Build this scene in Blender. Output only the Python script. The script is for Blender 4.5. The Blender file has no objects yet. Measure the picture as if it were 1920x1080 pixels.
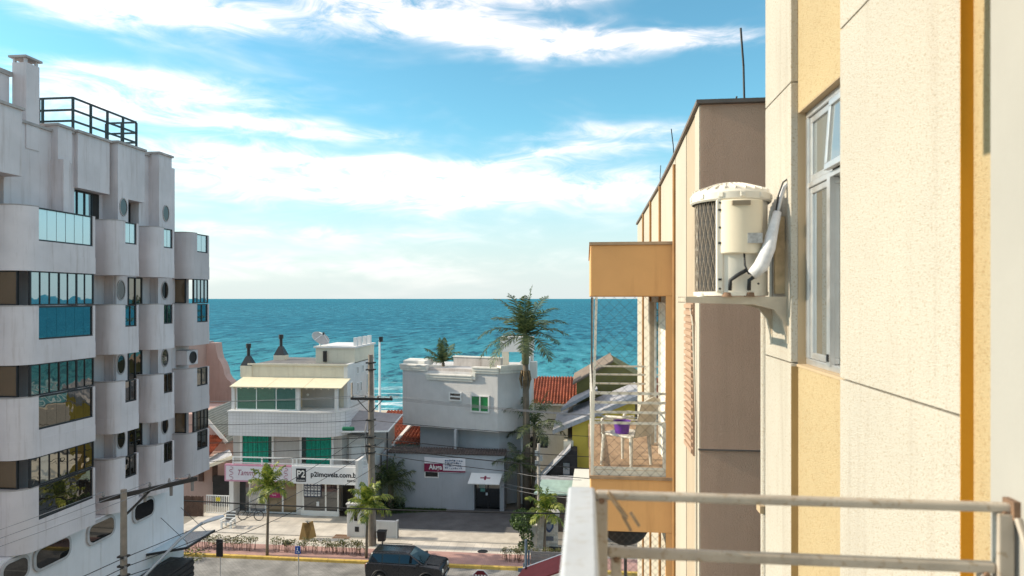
import bpy, math, random
from mathutils import Vector, Matrix
random.seed(11)
R = math.radians
S = bpy.context.scene
COL = S.collection

# ------------------------------------------------------------------ camera
H = 14.5                      # eye height above the street
TH = R(6.24)                  # camera is turned left of the building grid
F = 1280.0
cam = bpy.data.cameras.new('camera'); camo = bpy.data.objects.new('camera', cam); COL.objects.link(camo)
cam.sensor_width = 36; cam.lens = 24; cam.shift_y = 20/1920
cam.clip_start = .05; cam.clip_end = 90000
camo.location = (0, 0, H); camo.rotation_euler = (R(90), 0, TH)
cam.dof.use_dof = True; cam.dof.focus_distance = 14; cam.dof.aperture_fstop = 3.2
S.camera = camo

# ------------------------------------------------------------------ light
RAY = Vector((1, .012, -.46)).normalized()          # the way sunlight travels
SUN_EL = math.asin(-RAY.z)
sl = bpy.data.lights.new('sun', 'SUN'); so = bpy.data.objects.new('sun', sl); COL.objects.link(so)
sl.energy = 2.5; sl.angle = R(.5); sl.color = (1, .88, .70)
so.rotation_euler = RAY.to_track_quat('-Z', 'Y').to_euler(); so.location = (-30, 0, 60)
S.view_settings.view_transform = 'Standard'; S.view_settings.look = 'None'
S.view_settings.exposure = 1.25; S.view_settings.gamma = 1
S.view_settings.use_curve_mapping = False
try:
    S.cycles.max_bounces = 4; S.cycles.transparent_max_bounces = 8
except Exception: pass

W = bpy.data.worlds.new('World'); S.world = W; W.use_nodes = True
nt = W.node_tree; N = nt.nodes; L = nt.links; N.clear()
def nd(t, **k):
    n = N.new(t)
    for a, b in k.items(): setattr(n, a, b)
    return n
def setin(tree, sock, v):
    if hasattr(v, 'is_linked'): tree.links.new(v, sock)
    else: sock.default_value = v
def mth(op, a, b=0.0, c=None):
    n = nd('ShaderNodeMath', operation=op)
    setin(nt, n.inputs[0], a); setin(nt, n.inputs[1], b)
    if c is not None: setin(nt, n.inputs[2], c)
    return n.outputs[0]
sky = nd('ShaderNodeTexSky', sky_type='NISHITA'); sky.sun_disc = False
sky.sun_elevation = SUN_EL; sky.sun_rotation = math.atan2(-RAY.x, -RAY.y)
sky.altitude = 0; sky.air_density = 1.0; sky.dust_density = .4; sky.ozone_density = 2.2
tc = nd('ShaderNodeTexCoord'); sx = nd('ShaderNodeSeparateXYZ'); L.new(tc.outputs['Generated'], sx.inputs[0])
az = mth('ARCTAN2', sx.outputs[0], sx.outputs[1]); el = mth('ARCSINE', sx.outputs[2])
cmb = nd('ShaderNodeCombineXYZ'); L.new(mth('MULTIPLY', az, 1.0), cmb.inputs[0]); L.new(mth('MULTIPLY', el, 3.6), cmb.inputs[1])
def noise(scale, detail, rough, vec, dist=0.0):
    n = nd('ShaderNodeTexNoise'); n.inputs['Scale'].default_value = scale; n.inputs['Detail'].default_value = detail
    n.inputs['Roughness'].default_value = rough; n.inputs['Distortion'].default_value = dist
    L.new(vec, n.inputs['Vector']); return n
n1 = noise(9, 8, .66, cmb.outputs[0], 1.2)
n2 = noise(3.2, 4, .6, cmb.outputs[0], .3)
wv = noise(5, 3, .6, cmb.outputs[0])
sw = nd('ShaderNodeSeparateXYZ'); L.new(wv.outputs['Color'], sw.inputs[0])
azw = mth('ADD', az, mth('MULTIPLY', mth('SUBTRACT', sw.outputs[0], .5), .16))
elw = mth('ADD', el, mth('MULTIPLY', mth('SUBTRACT', sw.outputs[1], .5), .055))
def pdir(px, py):
    u = (px-960)/F; a = math.atan(u); return a-TH, math.atan((560-py)/F*math.cos(a))
cl = None
# clouds seen over the sea (place, half length, half thickness, tilt, weight)
for px, py, lx, ly, tilt, w in [
    (280, 18, 330, 36, -.03, 1.0), (120, -40, 420, 60, 0, .9), (760, 30, 220, 34, .1, .95), (1010, 70, 300, 28, .10, 1.05), (1230, 82, 230, 15, 0, .6),
    (900, -10, 330, 20, 0, .7), (260, 165, 330, 34, -.03, .78), (180, 205, 260, 26, 0, .6), 
    (530, 236, 230, 15, .02, .8), (1160, 250, 190, 20, -.03, .7), (1060, 292, 280, 14, -.03, .6),
    (560, 300, 460, 30, .02, .6), (640, 350, 560, 44, .03, .92), (1040, 350, 300, 30, 0, .8), 
    (600, 442, 420, 22, 0, .55), (760, 500, 700, 26, 0, .35)]:
    a0, e0 = pdir(px, py); ca = 1/(1+((px-960)/F)**2)
    sa, se = lx/F*ca, ly/F*math.sqrt(ca)
    da = mth('SUBTRACT', azw, a0)
    de = mth('ADD', mth('SUBTRACT', elw, e0), mth('MULTIPLY', da, tilt))
    q = mth('ADD', mth('POWER', mth('ABSOLUTE', mth('DIVIDE', da, sa)), 2.0), mth('POWER', mth('ABSOLUTE', mth('DIVIDE', de, se)), 2.0))
    g = mth('MULTIPLY', mth('EXPONENT', mth('MULTIPLY', q, -1.0)), w)
    cl = g if cl is None else mth('ADD', cl, g)
# the same kind of cloud over the rest of the sky
far = mth('MULTIPLY', mth('SUBTRACT', n2.outputs[0], .46), 1.8)
far = mth('MAXIMUM', far, 0.0)
hi = nd('ShaderNodeMapRange', interpolation_type='SMOOTHSTEP'); L.new(el, hi.inputs[0])      # denser cloud deck above the view, added to brighten the shade
hi.inputs[1].default_value = .40; hi.inputs[2].default_value = .75; hi.inputs[3].default_value = 0; hi.inputs[4].default_value = 1
far = mth('ADD', far, mth('MULTIPLY', hi.outputs[0], mth('MULTIPLY', n2.outputs[0], 1.55)))
dens = mth('ADD', mth('MULTIPLY', cl, mth('ADD', -.55, mth('MULTIPLY', n1.outputs[0], 2.9))), far)
ss = nd('ShaderNodeMapRange', interpolation_type='SMOOTHSTEP'); L.new(dens, ss.inputs[0])
ss.inputs[1].default_value = .10; ss.inputs[2].default_value = 1.55; ss.inputs[3].default_value = 0; ss.inputs[4].default_value = 1
# pale air near the horizon
hz = nd('ShaderNodeMapRange', interpolation_type='SMOOTHSTEP'); L.new(el, hz.inputs[0])
hz.inputs[1].default_value = 0; hz.inputs[2].default_value = .26; hz.inputs[3].default_value = .9; hz.inputs[4].default_value = 0
tint = nd('ShaderNodeMix', data_type='RGBA', blend_type='MULTIPLY'); tint.inputs[0].default_value = 1
L.new(sky.outputs[0], tint.inputs[6]); tint.inputs[7].default_value = (.40, .66, .60, 1)
mh = nd('ShaderNodeMix', data_type='RGBA'); L.new(hz.outputs[0], mh.inputs[0]); L.new(tint.outputs[2], mh.inputs[6]); mh.inputs[7].default_value = (2.25, 2.38, 2.45, 1)
mx = nd('ShaderNodeMix', data_type='RGBA'); L.new(ss.outputs[0], mx.inputs[0]); L.new(mh.outputs[2], mx.inputs[6])
mx.inputs[7].default_value = (4.7, 4.15, 3.95, 1)
bg = nd('ShaderNodeBackground'); L.new(mx.outputs[2], bg.inputs[0]); bg.inputs[1].default_value = .15
wo = nd('ShaderNodeOutputWorld'); L.new(bg.outputs[0], wo.inputs[0])

# ------------------------------------------------------------------ pixel helpers (a pixel is a direction only)
CT, ST = math.cos(TH), math.sin(TH)
def dirp(px, py):
    u = (px-960)/F; v = (560-py)/F
    return (u*CT-ST, u*ST+CT, v)
def onY(px, py, Y):
    d = dirp(px, py); t = Y/d[1]; return Vector((d[0]*t, Y, H+d[2]*t))
def onX(px, py, X):
    d = dirp(px, py); t = X/d[0]; return Vector((X, d[1]*t, H+d[2]*t))
def onZ(px, py, z=0.0):
    d = dirp(px, py); t = (z-H)/d[2]; return Vector((d[0]*t, d[1]*t, z))

# ------------------------------------------------------------------ materials
MATS = {}
def pm(name, col, rough=.8, var=.14, scale=2.0, streak=0.0, bump=.0, bscale=60, metal=0, ior=1.45, fleck=0.0, fscale=90, dirt=(.16, .12, .09), bdist=.004):
    if name in MATS: return MATS[name]
    m = bpy.data.materials.new(name); m.use_nodes = True; t = m.node_tree; n = t.nodes; l = t.links
    b = n['Principled BSDF']; b.inputs['Roughness'].default_value = rough; b.inputs['Metallic'].default_value = metal; b.inputs['IOR'].default_value = ior
    g = n.new('ShaderNodeNewGeometry'); pos = g.outputs['Position']
    def nz(sc, det, vec=pos, ro=.6):
        k = n.new('ShaderNodeTexNoise'); k.inputs['Scale'].default_value = sc; k.inputs['Detail'].default_value = det; k.inputs['Roughness'].default_value = ro
        l.new(vec, k.inputs['Vector']); return k.outputs[0]
    def mr(v, a, b_, c, d):
        k = n.new('ShaderNodeMapRange'); l.new(v, k.inputs[0])
        for i, x in enumerate((a, b_, c, d)): k.inputs[i+1].default_value = x
        return k.outputs[0]
    def mix(f, A, B, bt='MIX'):
        k = n.new('ShaderNodeMix'); k.data_type = 'RGBA'; k.blend_type = bt
        setin(t, k.inputs[0], f); setin(t, k.inputs[6], A); setin(t, k.inputs[7], B); return k.outputs[2]
    c4 = (*col, 1)
    lo = tuple(max(0, x*(1-var)) for x in col)+(1,); hi = tuple(min(1, x*(1+var)) for x in col)+(1,)
    c = mix(mr(nz(scale, 6), .3, .7, 0, 1), lo, hi)
    if streak:
        mp = n.new('ShaderNodeMapping'); mp.inputs['Scale'].default_value = (3.2, 3.2, .22); l.new(pos, mp.inputs[0])
        c = mix(mr(nz(1.6, 7, mp.outputs[0], .7), .52, .78, 0, streak), c, (*[x*y*2.6 for x, y in zip(col, dirt)], 1))
    if fleck:
        c = mix(mr(nz(fscale, 2), .57, .65, 0, fleck), c, tuple(x*y for x, y in zip(col, (.62, .48, .30)))+(1,))
    l.new(c, b.inputs['Base Color'])
    if rough < .7:
        l.new(mr(nz(scale*2.5, 4), .3, .7, max(0, rough-.08), min(1, rough+.1)), b.inputs['Roughness'])
    if bump:
        bp = n.new('ShaderNodeBump'); bp.inputs['Strength'].default_value = bump; bp.inputs['Distance'].default_value = bdist
        l.new(nz(bscale, 3), bp.inputs['Height']); l.new(bp.outputs[0], b.inputs['Normal'])
    MATS[name] = m; return m
def glassm(name, tint, mirror, base, rough=.015, wob=.0):
    """glazing seen from outside: part mirror, part the dim room or film behind it"""
    if name in MATS: return MATS[name]
    m = bpy.data.materials.new(name); m.use_nodes = True; t = m.node_tree; n = t.nodes; l = t.links
    n.remove(n['Principled BSDF']); out = n['Material Output']
    gl = n.new('ShaderNodeBsdfGlossy'); gl.inputs['Color'].default_value = (*tint, 1); gl.inputs['Roughness'].default_value = rough
    df = n.new('ShaderNodeBsdfDiffuse'); df.inputs['Color'].default_value = (*base, 1)
    fr = n.new('ShaderNodeLayerWeight'); fr.inputs['Blend'].default_value = .35
    mr = n.new('ShaderNodeMapRange'); l.new(fr.outputs['Facing'], mr.inputs[0])
    mr.inputs[3].default_value = mirror; mr.inputs[4].default_value = min(1, mirror+.45)
    mx = n.new('ShaderNodeMixShader'); l.new(mr.outputs[0], mx.inputs[0]); l.new(df.outputs[0], mx.inputs[1]); l.new(gl.outputs[0], mx.inputs[2])
    l.new(mx.outputs[0], out.inputs[0])
    if wob:
        g = n.new('ShaderNodeNewGeometry'); k = n.new('ShaderNodeTexNoise'); k.inputs['Scale'].default_value = 1.1; l.new(g.outputs['Position'], k.inputs['Vector'])
        bp = n.new('ShaderNodeBump'); bp.inputs['Strength'].default_value = wob; bp.inputs['Distance'].default_value = .05
        l.new(k.outputs[0], bp.inputs['Height']); l.new(bp.outputs[0], gl.inputs['Normal'])
    MATS[name] = m; return m
def leafm(name, a, b):
    if name in MATS: return MATS[name]
    m = bpy.data.materials.new(name); m.use_nodes = True; t = m.node_tree; n = t.nodes; l = t.links
    n.remove(n['Principled BSDF']); out = n['Material Output']
    g = n.new('ShaderNodeNewGeometry'); k = n.new('ShaderNodeTexNoise'); k.inputs['Scale'].default_value = 4; k.inputs['Detail'].default_value = 4; l.new(g.outputs['Position'], k.inputs['Vector'])
    r = n.new('ShaderNodeMapRange'); l.new(k.outputs[0], r.inputs[0]); r.inputs[1].default_value = .35; r.inputs[2].default_value = .65
    ad = n.new('ShaderNodeMath'); ad.operation = 'ADD'; ad.use_clamp = True
    ri = n.new('ShaderNodeMath'); ri.operation = 'MULTIPLY_ADD'; l.new(g.outputs['Random Per Island'], ri.inputs[0]); ri.inputs[1].default_value = .8; ri.inputs[2].default_value = -.4
    l.new(r.outputs[0], ad.inputs[0]); l.new(ri.outputs[0], ad.inputs[1])
    mx = n.new('ShaderNodeMix'); mx.data_type = 'RGBA'; l.new(ad.outputs[0], mx.inputs[0]); mx.inputs[6].default_value = (*a, 1); mx.inputs[7].default_value = (*b, 1)
    p = n.new('ShaderNodeBsdfPrincipled'); p.inputs['Roughness'].default_value = .5; l.new(mx.outputs[2], p.inputs['Base Color'])
    tr = n.new('ShaderNodeBsdfTranslucent'); l.new(mx.outputs[2], tr.inputs[0])
    ms = n.new('ShaderNodeMixShader'); ms.inputs[0].default_value = .3; l.new(p.outputs[0], ms.inputs[1]); l.new(tr.outputs[0], ms.inputs[2])
    l.new(ms.outputs[0], out.inputs[0]); MATS[name] = m; return m
def brickm(name, c1, c2, mortar, bw, bh, axes='XY', ms=.02, rough=.85, bump=.3, offset=.5, var=.2):
    if name in MATS: return MATS[name]
    m = bpy.data.materials.new(name); m.use_nodes = True; t = m.node_tree; n = t.nodes; l = t.links
    b = n['Principled BSDF']; b.inputs['Roughness'].default_value = rough
    g = n.new('ShaderNodeNewGeometry'); s = n.new('ShaderNodeSeparateXYZ'); l.new(g.outputs['Position'], s.inputs[0])
    c = n.new('ShaderNodeCombineXYZ'); l.new(s.outputs['XYZ'.index(axes[0])], c.inputs[0]); l.new(s.outputs['XYZ'.index(axes[1])], c.inputs[1])
    k = n.new('ShaderNodeTexBrick'); k.inputs['Scale'].default_value = 1; k.inputs['Brick Width'].default_value = bw; k.inputs['Row Height'].default_value = bh
    k.inputs['Mortar Size'].default_value = ms; k.inputs['Color1'].default_value = (*c1, 1); k.inputs['Color2'].default_value = (*c2, 1); k.inputs['Mortar'].default_value = (*mortar, 1); k.offset = offset
    l.new(c.outputs[0], k.inputs['Vector'])
    z = n.new('ShaderNodeTexNoise'); z.inputs['Scale'].default_value = .9; z.inputs['Detail'].default_value = 8; l.new(g.outputs['Position'], z.inputs['Vector'])
    r = n.new('ShaderNodeMapRange'); l.new(z.outputs[0], r.inputs[0]); r.inputs[1].default_value = .3; r.inputs[2].default_value = .7; r.inputs[3].default_value = 1-var; r.inputs[4].default_value = 1+var
    mx = n.new('ShaderNodeMix'); mx.data_type = 'RGBA'; mx.blend_type = 'MULTIPLY'; mx.inputs[0].default_value = 1; l.new(k.outputs[0], mx.inputs[6]); l.new(r.outputs[0], mx.inputs[7])
    l.new(mx.outputs[2], b.inputs['Base Color'])
    bp = n.new('ShaderNodeBump'); bp.inputs['Strength'].default_value = bump; bp.inputs['Distance'].default_value = .01; bp.invert = True
    l.new(k.outputs['Fac'], bp.inputs['Height']); l.new(bp.outputs[0], b.inputs['Normal'])
    MATS[name] = m; return m

# ------------------------------------------------------------------ mesh helpers
class MB:
    def __init__(s): s.v = []; s.f = []
    def add(s, vs, fs):
        k = len(s.v); s.v += [tuple(x) for x in vs]; s.f += [tuple(i+k for i in f) for f in fs]; return s
    def box(s, x0, x1, y0, y1, z0, z1, M=None):
        x0, x1 = min(x0, x1), max(x0, x1); y0, y1 = min(y0, y1), max(y0, y1); z0, z1 = min(z0, z1), max(z0, z1)
        vs = [(x0,y0,z0),(x1,y0,z0),(x1,y1,z0),(x0,y1,z0),(x0,y0,z1),(x1,y0,z1),(x1,y1,z1),(x0,y1,z1)]
        if M is not None: vs = [M @ Vector(v) for v in vs]
        return s.add(vs, [(0,3,2,1),(4,5,6,7),(0,1,5,4),(1,2,6,5),(2,3,7,6),(3,0,4,7)])
    def hexa(s, lo, hi):
        n = len(lo); vs = list(lo)+list(hi)
        return s.add(vs, [tuple(range(n-1, -1, -1)), tuple(range(n, 2*n))]+[(i, (i+1) % n, (i+1) % n+n, i+n) for i in range(n)])
    def prism(s, poly, z0, z1):
        a = sum(poly[i][0]*poly[(i+1) % len(poly)][1]-poly[(i+1) % len(poly)][0]*poly[i][1] for i in range(len(poly)))
        if a < 0: poly = poly[::-1]
        return s.hexa([(x, y, z0) for x, y in poly], [(x, y, z1) for x, y in poly])
    def side(s, poly, x0, x1):
        """profile in (y, z) pushed along x"""
        a = sum(poly[i][0]*poly[(i+1) % len(poly)][1]-poly[(i+1) % len(poly)][0]*poly[i][1] for i in range(len(poly)))
        if a < 0: poly = poly[::-1]
        return s.hexa([(x0, y, z) for y, z in poly], [(x1, y, z) for y, z in poly])
    def front(s, poly, y0, y1):
        """profile in (x, z) pushed along y"""
        a = sum(poly[i][0]*poly[(i+1) % len(poly)][1]-poly[(i+1) % len(poly)][0]*poly[i][1] for i in range(len(poly)))
        if a < 0: poly = poly[::-1]
        return s.hexa([(x, y1, z) for x, z in poly], [(x, y0, z) for x, z in poly])
    def tube(s, pts, r, n=8, cap=True):
        pts = [Vector(p) for p in pts]; rr = r if isinstance(r, (list, tuple)) else [r]*len(pts)
        rings = []; up = None
        for i, p in enumerate(pts):
            d = (pts[min(i+1, len(pts)-1)]-pts[max(i-1, 0)]).normalized()
            if up is None:
                up = Vector((0, 0, 1)) if abs(d.z) < .9 else Vector((0, 1, 0))
            a = d.cross(up); a.normalize(); b = a.cross(d); b.normalize(); up = b
            rings.append([p+(a*math.cos(2*math.pi*k/n)+b*math.sin(2*math.pi*k/n))*rr[i] for k in range(n)])
        vs = [v for q in rings for v in q]; fs = []
        for i in range(len(rings)-1):
            for k in range(n):
                fs.append((i*n+k, i*n+(k+1) % n, (i+1)*n+(k+1) % n, (i+1)*n+k))
        if cap:
            fs.append(tuple(range(n-1, -1, -1))); fs.append(tuple((len(rings)-1)*n+k for k in range(n)))
        return s.add(vs, fs)
    def lathe(s, c, prof, n=24, axis='Z', a0=0, a1=2*math.pi):
        full = abs(a1-a0-2*math.pi) < 1e-6; m = n if full else n+1; vs = []; fs = []
        for r, h in prof:
            for k in range(m):
                a = a0+(a1-a0)*k/n
                p = (r*math.cos(a), r*math.sin(a), h)
                if axis == 'Y': p = (p[0], p[2], p[1])
                if axis == 'X': p = (p[2], p[0], p[1])
                vs.append((c[0]+p[0], c[1]+p[1], c[2]+p[2]))
        for i in range(len(prof)-1):
            for k in range(n):
                k2 = (k+1) % m
                fs.append((i*m+k, i*m+k2, (i+1)*m+k2, (i+1)*m+k))
        return s.add(vs, fs)
    def bar(s, a, b, w, h=None):
        """square bar from a to b"""
        h = h or w; a = Vector(a); b = Vector(b); d = (b-a).normalized()
        up = Vector((0, 0, 1)) if abs(d.z) < .95 else Vector((0, 1, 0))
        x = d.cross(up).normalized()*w/2; y = x.cross(d).normalized()*h/2
        return s.hexa([a-x-y, a+x-y, a+x+y, a-x+y][::-1], [b-x-y, b+x-y, b+x+y, b-x+y][::-1])
OFF = {}
def fixn(me):
    import bmesh
    b = bmesh.new(); b.from_mesh(me); bmesh.ops.recalc_face_normals(b, faces=b.faces); b.to_mesh(me); b.free()
def thing(name, label, cat, loc=(0, 0, 0), rz=0, group=None, local=False):
    o = bpy.data.objects.new(name, None); COL.objects.link(o); o.empty_display_size = .2
    o.location = loc; o.rotation_euler = (0, 0, rz); o['label'] = label; o['category'] = cat
    if group: o['group'] = group
    OFF[o.name] = Vector((0, 0, 0)) if (local or rz) else Vector(loc)
    return o
def part(mb, name, mat, parent, smooth=False, bevel=0, label=None, kind=None, fix=True):
    off = OFF[parent.name]
    me = bpy.data.meshes.new(name); me.from_pydata([tuple(Vector(v)-off) for v in mb.v], [], mb.f)
    if fix and len(mb.f) < 6000: fixn(me)
    me.materials.append(mat)
    o = bpy.data.objects.new(name, me); COL.objects.link(o); o.parent = parent; OFF[o.name] = off
    if smooth: smoothen(o, smooth)
    if bevel:
        b = o.modifiers.new('bevel', 'BEVEL'); b.width = bevel; b.segments = 2; b.limit_method = 'ANGLE'
    if label: o['label'] = label
    if kind: o['kind'] = kind
    return o
def smoothen(o, ang):
    me = o.data
    for p in me.polygons: p.use_smooth = True
    if ang is not True:
        try: me.set_sharp_from_angle(angle=R(ang))
        except Exception: pass
def solo(mb, name, mat, label=None, cat=None, group=None, kind=None, smooth=False, bevel=0, fix=True):
    xs = [v[0] for v in mb.v]; ys = [v[1] for v in mb.v]; zs = [v[2] for v in mb.v]
    c = Vector(((min(xs)+max(xs))/2, (min(ys)+max(ys))/2, min(zs)))
    if kind == 'structure': c = Vector((0, 0, 0))
    me = bpy.data.meshes.new(name); me.from_pydata([tuple(Vector(v)-c) for v in mb.v], [], mb.f)
    if fix and len(mb.f) < 6000: fixn(me)
    me.materials.append(mat); o = bpy.data.objects.new(name, me); COL.objects.link(o); o.location = c; OFF[o.name] = c
    if label: o['label'] = label
    if cat: o['category'] = cat
    if group: o['group'] = group
    if kind: o['kind'] = kind
    if smooth: smoothen(o, smooth)
    if bevel:
        b = o.modifiers.new('bevel', 'BEVEL'); b.width = bevel; b.segments = 2; b.limit_method = 'ANGLE'
    return o
def textmb(body, size, org, ux=(1, 0, 0), uz=(0, 0, 1), width=None, depth=.004, shear=0, bold=0):
    """flat lettering as a thin mesh standing at org, reading along ux"""
    cu = bpy.data.curves.new('lettering', 'FONT'); cu.body = body; cu.size = size; cu.extrude = depth; cu.shear = shear; cu.offset = bold; cu.resolution_u = 3
    o = bpy.data.objects.new('lettering', cu); COL.objects.link(o)
    bpy.context.view_layer.update()
    me = bpy.data.meshes.new_from_object(o.evaluated_get(bpy.context.evaluated_depsgraph_get()))
    mb = MB(); ux = Vector(ux); uz = Vector(uz); un = ux.cross(uz)
    w = max((v.co.x for v in me.vertices), default=1)
    k = width/w if width else 1
    mb.v = [tuple(Vector(org)+ux*(v.co.x*k)+uz*v.co.y+un*v.co.z) for v in me.vertices]
    mb.f = [tuple(p.vertices) for p in me.polygons]
    bpy.data.objects.remove(o); bpy.data.curves.remove(cu); bpy.data.meshes.remove(me)
    return mb
def tiles(a, b, c, d, cols, rows, amp=.05, lap=.03):
    """a-b eave, d-c ridge; rounded clay tiles in overlapping rows"""
    a, b, c, d = map(Vector, (a, b, c, d)); nrm = (b-a).cross(d-a).normalized(); mb = MB(); K = 6
    for r in range(rows):
        for e in (0, 1):
            v = (r+e)/rows
            p0 = a.lerp(d, v); p1 = b.lerp(c, v)
            for k in range(cols*K+1):
                u = k/(cols*K); ph = k/K*2*math.pi
                mb.v.append(tuple(p0.lerp(p1, u)+nrm*(amp*math.cos(ph)+(lap if e == 0 else 0)+random.uniform(-.006, .006))))
    n = cols*K+1
    for r in range(rows*2-1):
        for k in range(n-1):
            mb.f.append((r*n+k, r*n+k+1, (r+1)*n+k+1, (r+1)*n+k))
    return mb
def copy_tree(o, parent=None, loc=None):
    c = o.copy(); COL.objects.link(c); OFF[c.name] = OFF.get(o.name, Vector((0, 0, 0)))
    if parent: c.parent = parent
    if loc is not None: c.location = loc
    for ch in list(o.children): copy_tree(ch, c)
    return c

# ================================================================== THE SETTING
def seamat():
    m = bpy.data.materials.new('sea_water'); m.use_nodes = True; t = m.node_tree; n = t.nodes; l = t.links
    n.remove(n['Principled BSDF']); b = n.new('ShaderNodeBsdfDiffuse'); gs = n.new('ShaderNodeBsdfGlossy'); gs.inputs['Roughness'].default_value = .28
    mxs = n.new('ShaderNodeMixShader'); mxs.inputs[0].default_value = .07; l.new(b.outputs[0], mxs.inputs[1]); l.new(gs.outputs[0], mxs.inputs[2]); l.new(mxs.outputs[0], n['Material Output'].inputs[0])
    g = n.new('ShaderNodeNewGeometry'); s = n.new('ShaderNodeSeparateXYZ'); l.new(g.outputs['Position'], s.inputs[0])
    def nz(sx_, sy_, det, ro=.6, dist=0):
        mp = n.new('ShaderNodeMapping'); mp.inputs['Scale'].default_value = (sx_, sy_, 1); l.new(g.outputs['Position'], mp.inputs[0])
        k = n.new('ShaderNodeTexNoise'); k.inputs['Scale'].default_value = 1; k.inputs['Detail'].default_value = det; k.inputs['Roughness'].default_value = ro; k.inputs['Distortion'].default_value = dist
        l.new(mp.outputs[0], k.inputs['Vector']); return k.outputs[0]
    def mr(v, a, b_, c, d):
        k = n.new('ShaderNodeMapRange'); k.interpolation_type = 'SMOOTHSTEP'; l.new(v, k.inputs[0])
        for i, x in enumerate((a, b_, c, d)): k.inputs[i+1].default_value = x
        return k.outputs[0]
    def mth_(op, a, b_):
        k = n.new('ShaderNodeMath'); k.operation = op; setin(t, k.inputs[0], a); setin(t, k.inputs[1], b_); return k.outputs[0]
    def mix(f, A, B):
        k = n.new('ShaderNodeMix'); k.data_type = 'RGBA'; setin(t, k.inputs[0], f); setin(t, k.inputs[6], A); setin(t, k.inputs[7], B); return k.outputs[2]
    depth = mr(s.outputs[1], 100, 380, 0, 1)
    c = mix(depth, (.05, .29, .33, 1), (.02, .175, .25, 1))
    wv_ = nz(.20, .050, 9, .78, .2)  # ripple tones: shading and reflections of the wave faces put into the colour
    c = mix(mr(wv_, .50, .39, 0, .95), c, (.002, .045, .085, 1))
    c = mix(mr(wv_, .52, .64, 0, .9), c, (.09, .36, .44, 1))
    c = mix(mr(nz(.006, .0012, 4), .4, .65, 0, .3), c, (.004, .12, .19, 1))
    c = mix(mr(s.outputs[1], 1200, 9000, 0, .7), c, (.016, .19, .26, 1))
    # foam: wave crests close to the beach and small caps further out
    fo = mth_('MULTIPLY', mr(nz(.05, .22, 6, .7, .8), .5, .62, 0, 1), mr(s.outputs[1], 100, 150, 1, 0))
    cap = mr(nz(.16, .10, 7, .75), .70, .78, 0, .5)
    c = mix(mth_('MAXIMUM', fo, cap), c, (.7, .76, .76, 1))
    l.new(c, b.inputs['Color'])
    h = mth_('ADD', mth_('MULTIPLY', nz(.09, .16, 5, .65), 2.2), mth_('ADD', mth_('MULTIPLY', nz(.5, .8, 6, .65), .55), mth_('MULTIPLY', nz(.02, .035, 4, .6), 5.0)))
    bp = n.new('ShaderNodeBump'); bp.inputs['Strength'].default_value = 1; bp.inputs['Distance'].default_value = .9
    l.new(h, bp.inputs['Height']); l.new(bp.outputs[0], b.inputs['Normal']); l.new(bp.outputs[0], gs.inputs['Normal'])
    return m
mb = MB()
ys = [96, 160, 400, 1500, 6000, 60000]
for i in range(5):
    k = len(mb.v); w0 = 400+ys[i]*1.6; w1 = 400+ys[i+1]*1.6
    mb.add([(-w0, ys[i], -2.2), (w0, ys[i], -2.2), (w1, ys[i+1], -2.2), (-w1, ys[i+1], -2.2)], [(0, 1, 2, 3)])
solo(mb, 'sea', seamat(), kind='structure')
sand = pm('beach_sand', (.50, .42, .31), .95, .15, 1.2, bump=.4, bscale=20)
solo(MB().add([(-300, 84, -.03), (300, 84, -.03), (300, 108, -3.4), (-300, 108, -3.4)], [(0, 1, 2, 3)]), 'beach', sand, kind='structure')
earth = pm('bare_earth', (.24, .22, .19), .95, .2, .8, bump=.3, bscale=12)
solo(MB().add([(-300, -60, -.03), (300, -60, -.03), (300, 84, -.03), (-300, 84, -.03)], [(0, 1, 2, 3)]), 'ground', earth, kind='structure')
paver = brickm('road_pavers', (.29, .275, .255), (.245, .235, .22), (.17, .16, .15), .24, .12, 'XY', .012, .85, .3, .5, .38)
solo(MB().add([(-200, 30.4, .0), (200, 30.4, .0), (200, 36.2, .0), (-200, 36.2, .0)], [(0, 1, 2, 3)]), 'road', paver, kind='structure')
asph = pm('street_asphalt', (.075, .073, .07), .9, .2, 1.5, bump=.3, bscale=60)
solo(MB().add([(-12, -40, .0), (-2.5, -40, .0), (-2.5, 30.4, .0), (-12, 30.4, .0)], [(0, 1, 2, 3)]), 'side_street', asph, kind='structure')
paint = pm('road_paint', (.55, .53, .47), .8, .25, 6)
solo(MB().box(-60, 20, 33.25, 33.33, .001, .004), 'lane_marking', paint, kind='structure')
pinkp = brickm('pink_paving', (.47, .27, .23), (.42, .24, .21), (.30, .2, .18), .2, .1, 'XY', .01, .9, .2)
greyp = brickm('pavement_slabs', (.62, .56, .48), (.57, .52, .45), (.45, .41, .36), .5, .5, 'XY', .012, .9, .2, .0)
pav = solo(MB().box(-120, 60, 36.42, 39.7, -.02, .12), 'pavement', greyp, kind='structure')
part(MB().box(-34, 8, 36.45, 38.15, .121, .127), 'pink_strip', pinkp, pav)
part(MB().box(-120, 60, 39.7, 39.86, -.02, .135), 'edging_strip', pm('edging_concrete', (.30, .28, .25), .9, .2, 3), pav)
ky = pm('kerb_yellow', (.62, .42, .10), .8, .22, 3, streak=.25, bump=.3); kg = pm('kerb_grey', (.20, .18, .14), .9, .25, 3)
for i in range(46):
    x = -36+i*.95
    part(MB().box(x, x+.935, 36.2, 36.42, -.02, .15+random.uniform(-.006, .006)), 'kerb_stone', kg if i in (28, 36) else ky, pav, bevel=.015)
court = brickm('forecourt_tiles', (.60, .55, .48), (.57, .52, .46), (.48, .44, .39), .45, .45, 'XY', .01, .85, .15, .0)
solo(MB().box(-25.5, -14.2, 39.86, 43.6, -.02, .125), 'shop_forecourt', court, kind='structure')
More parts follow.
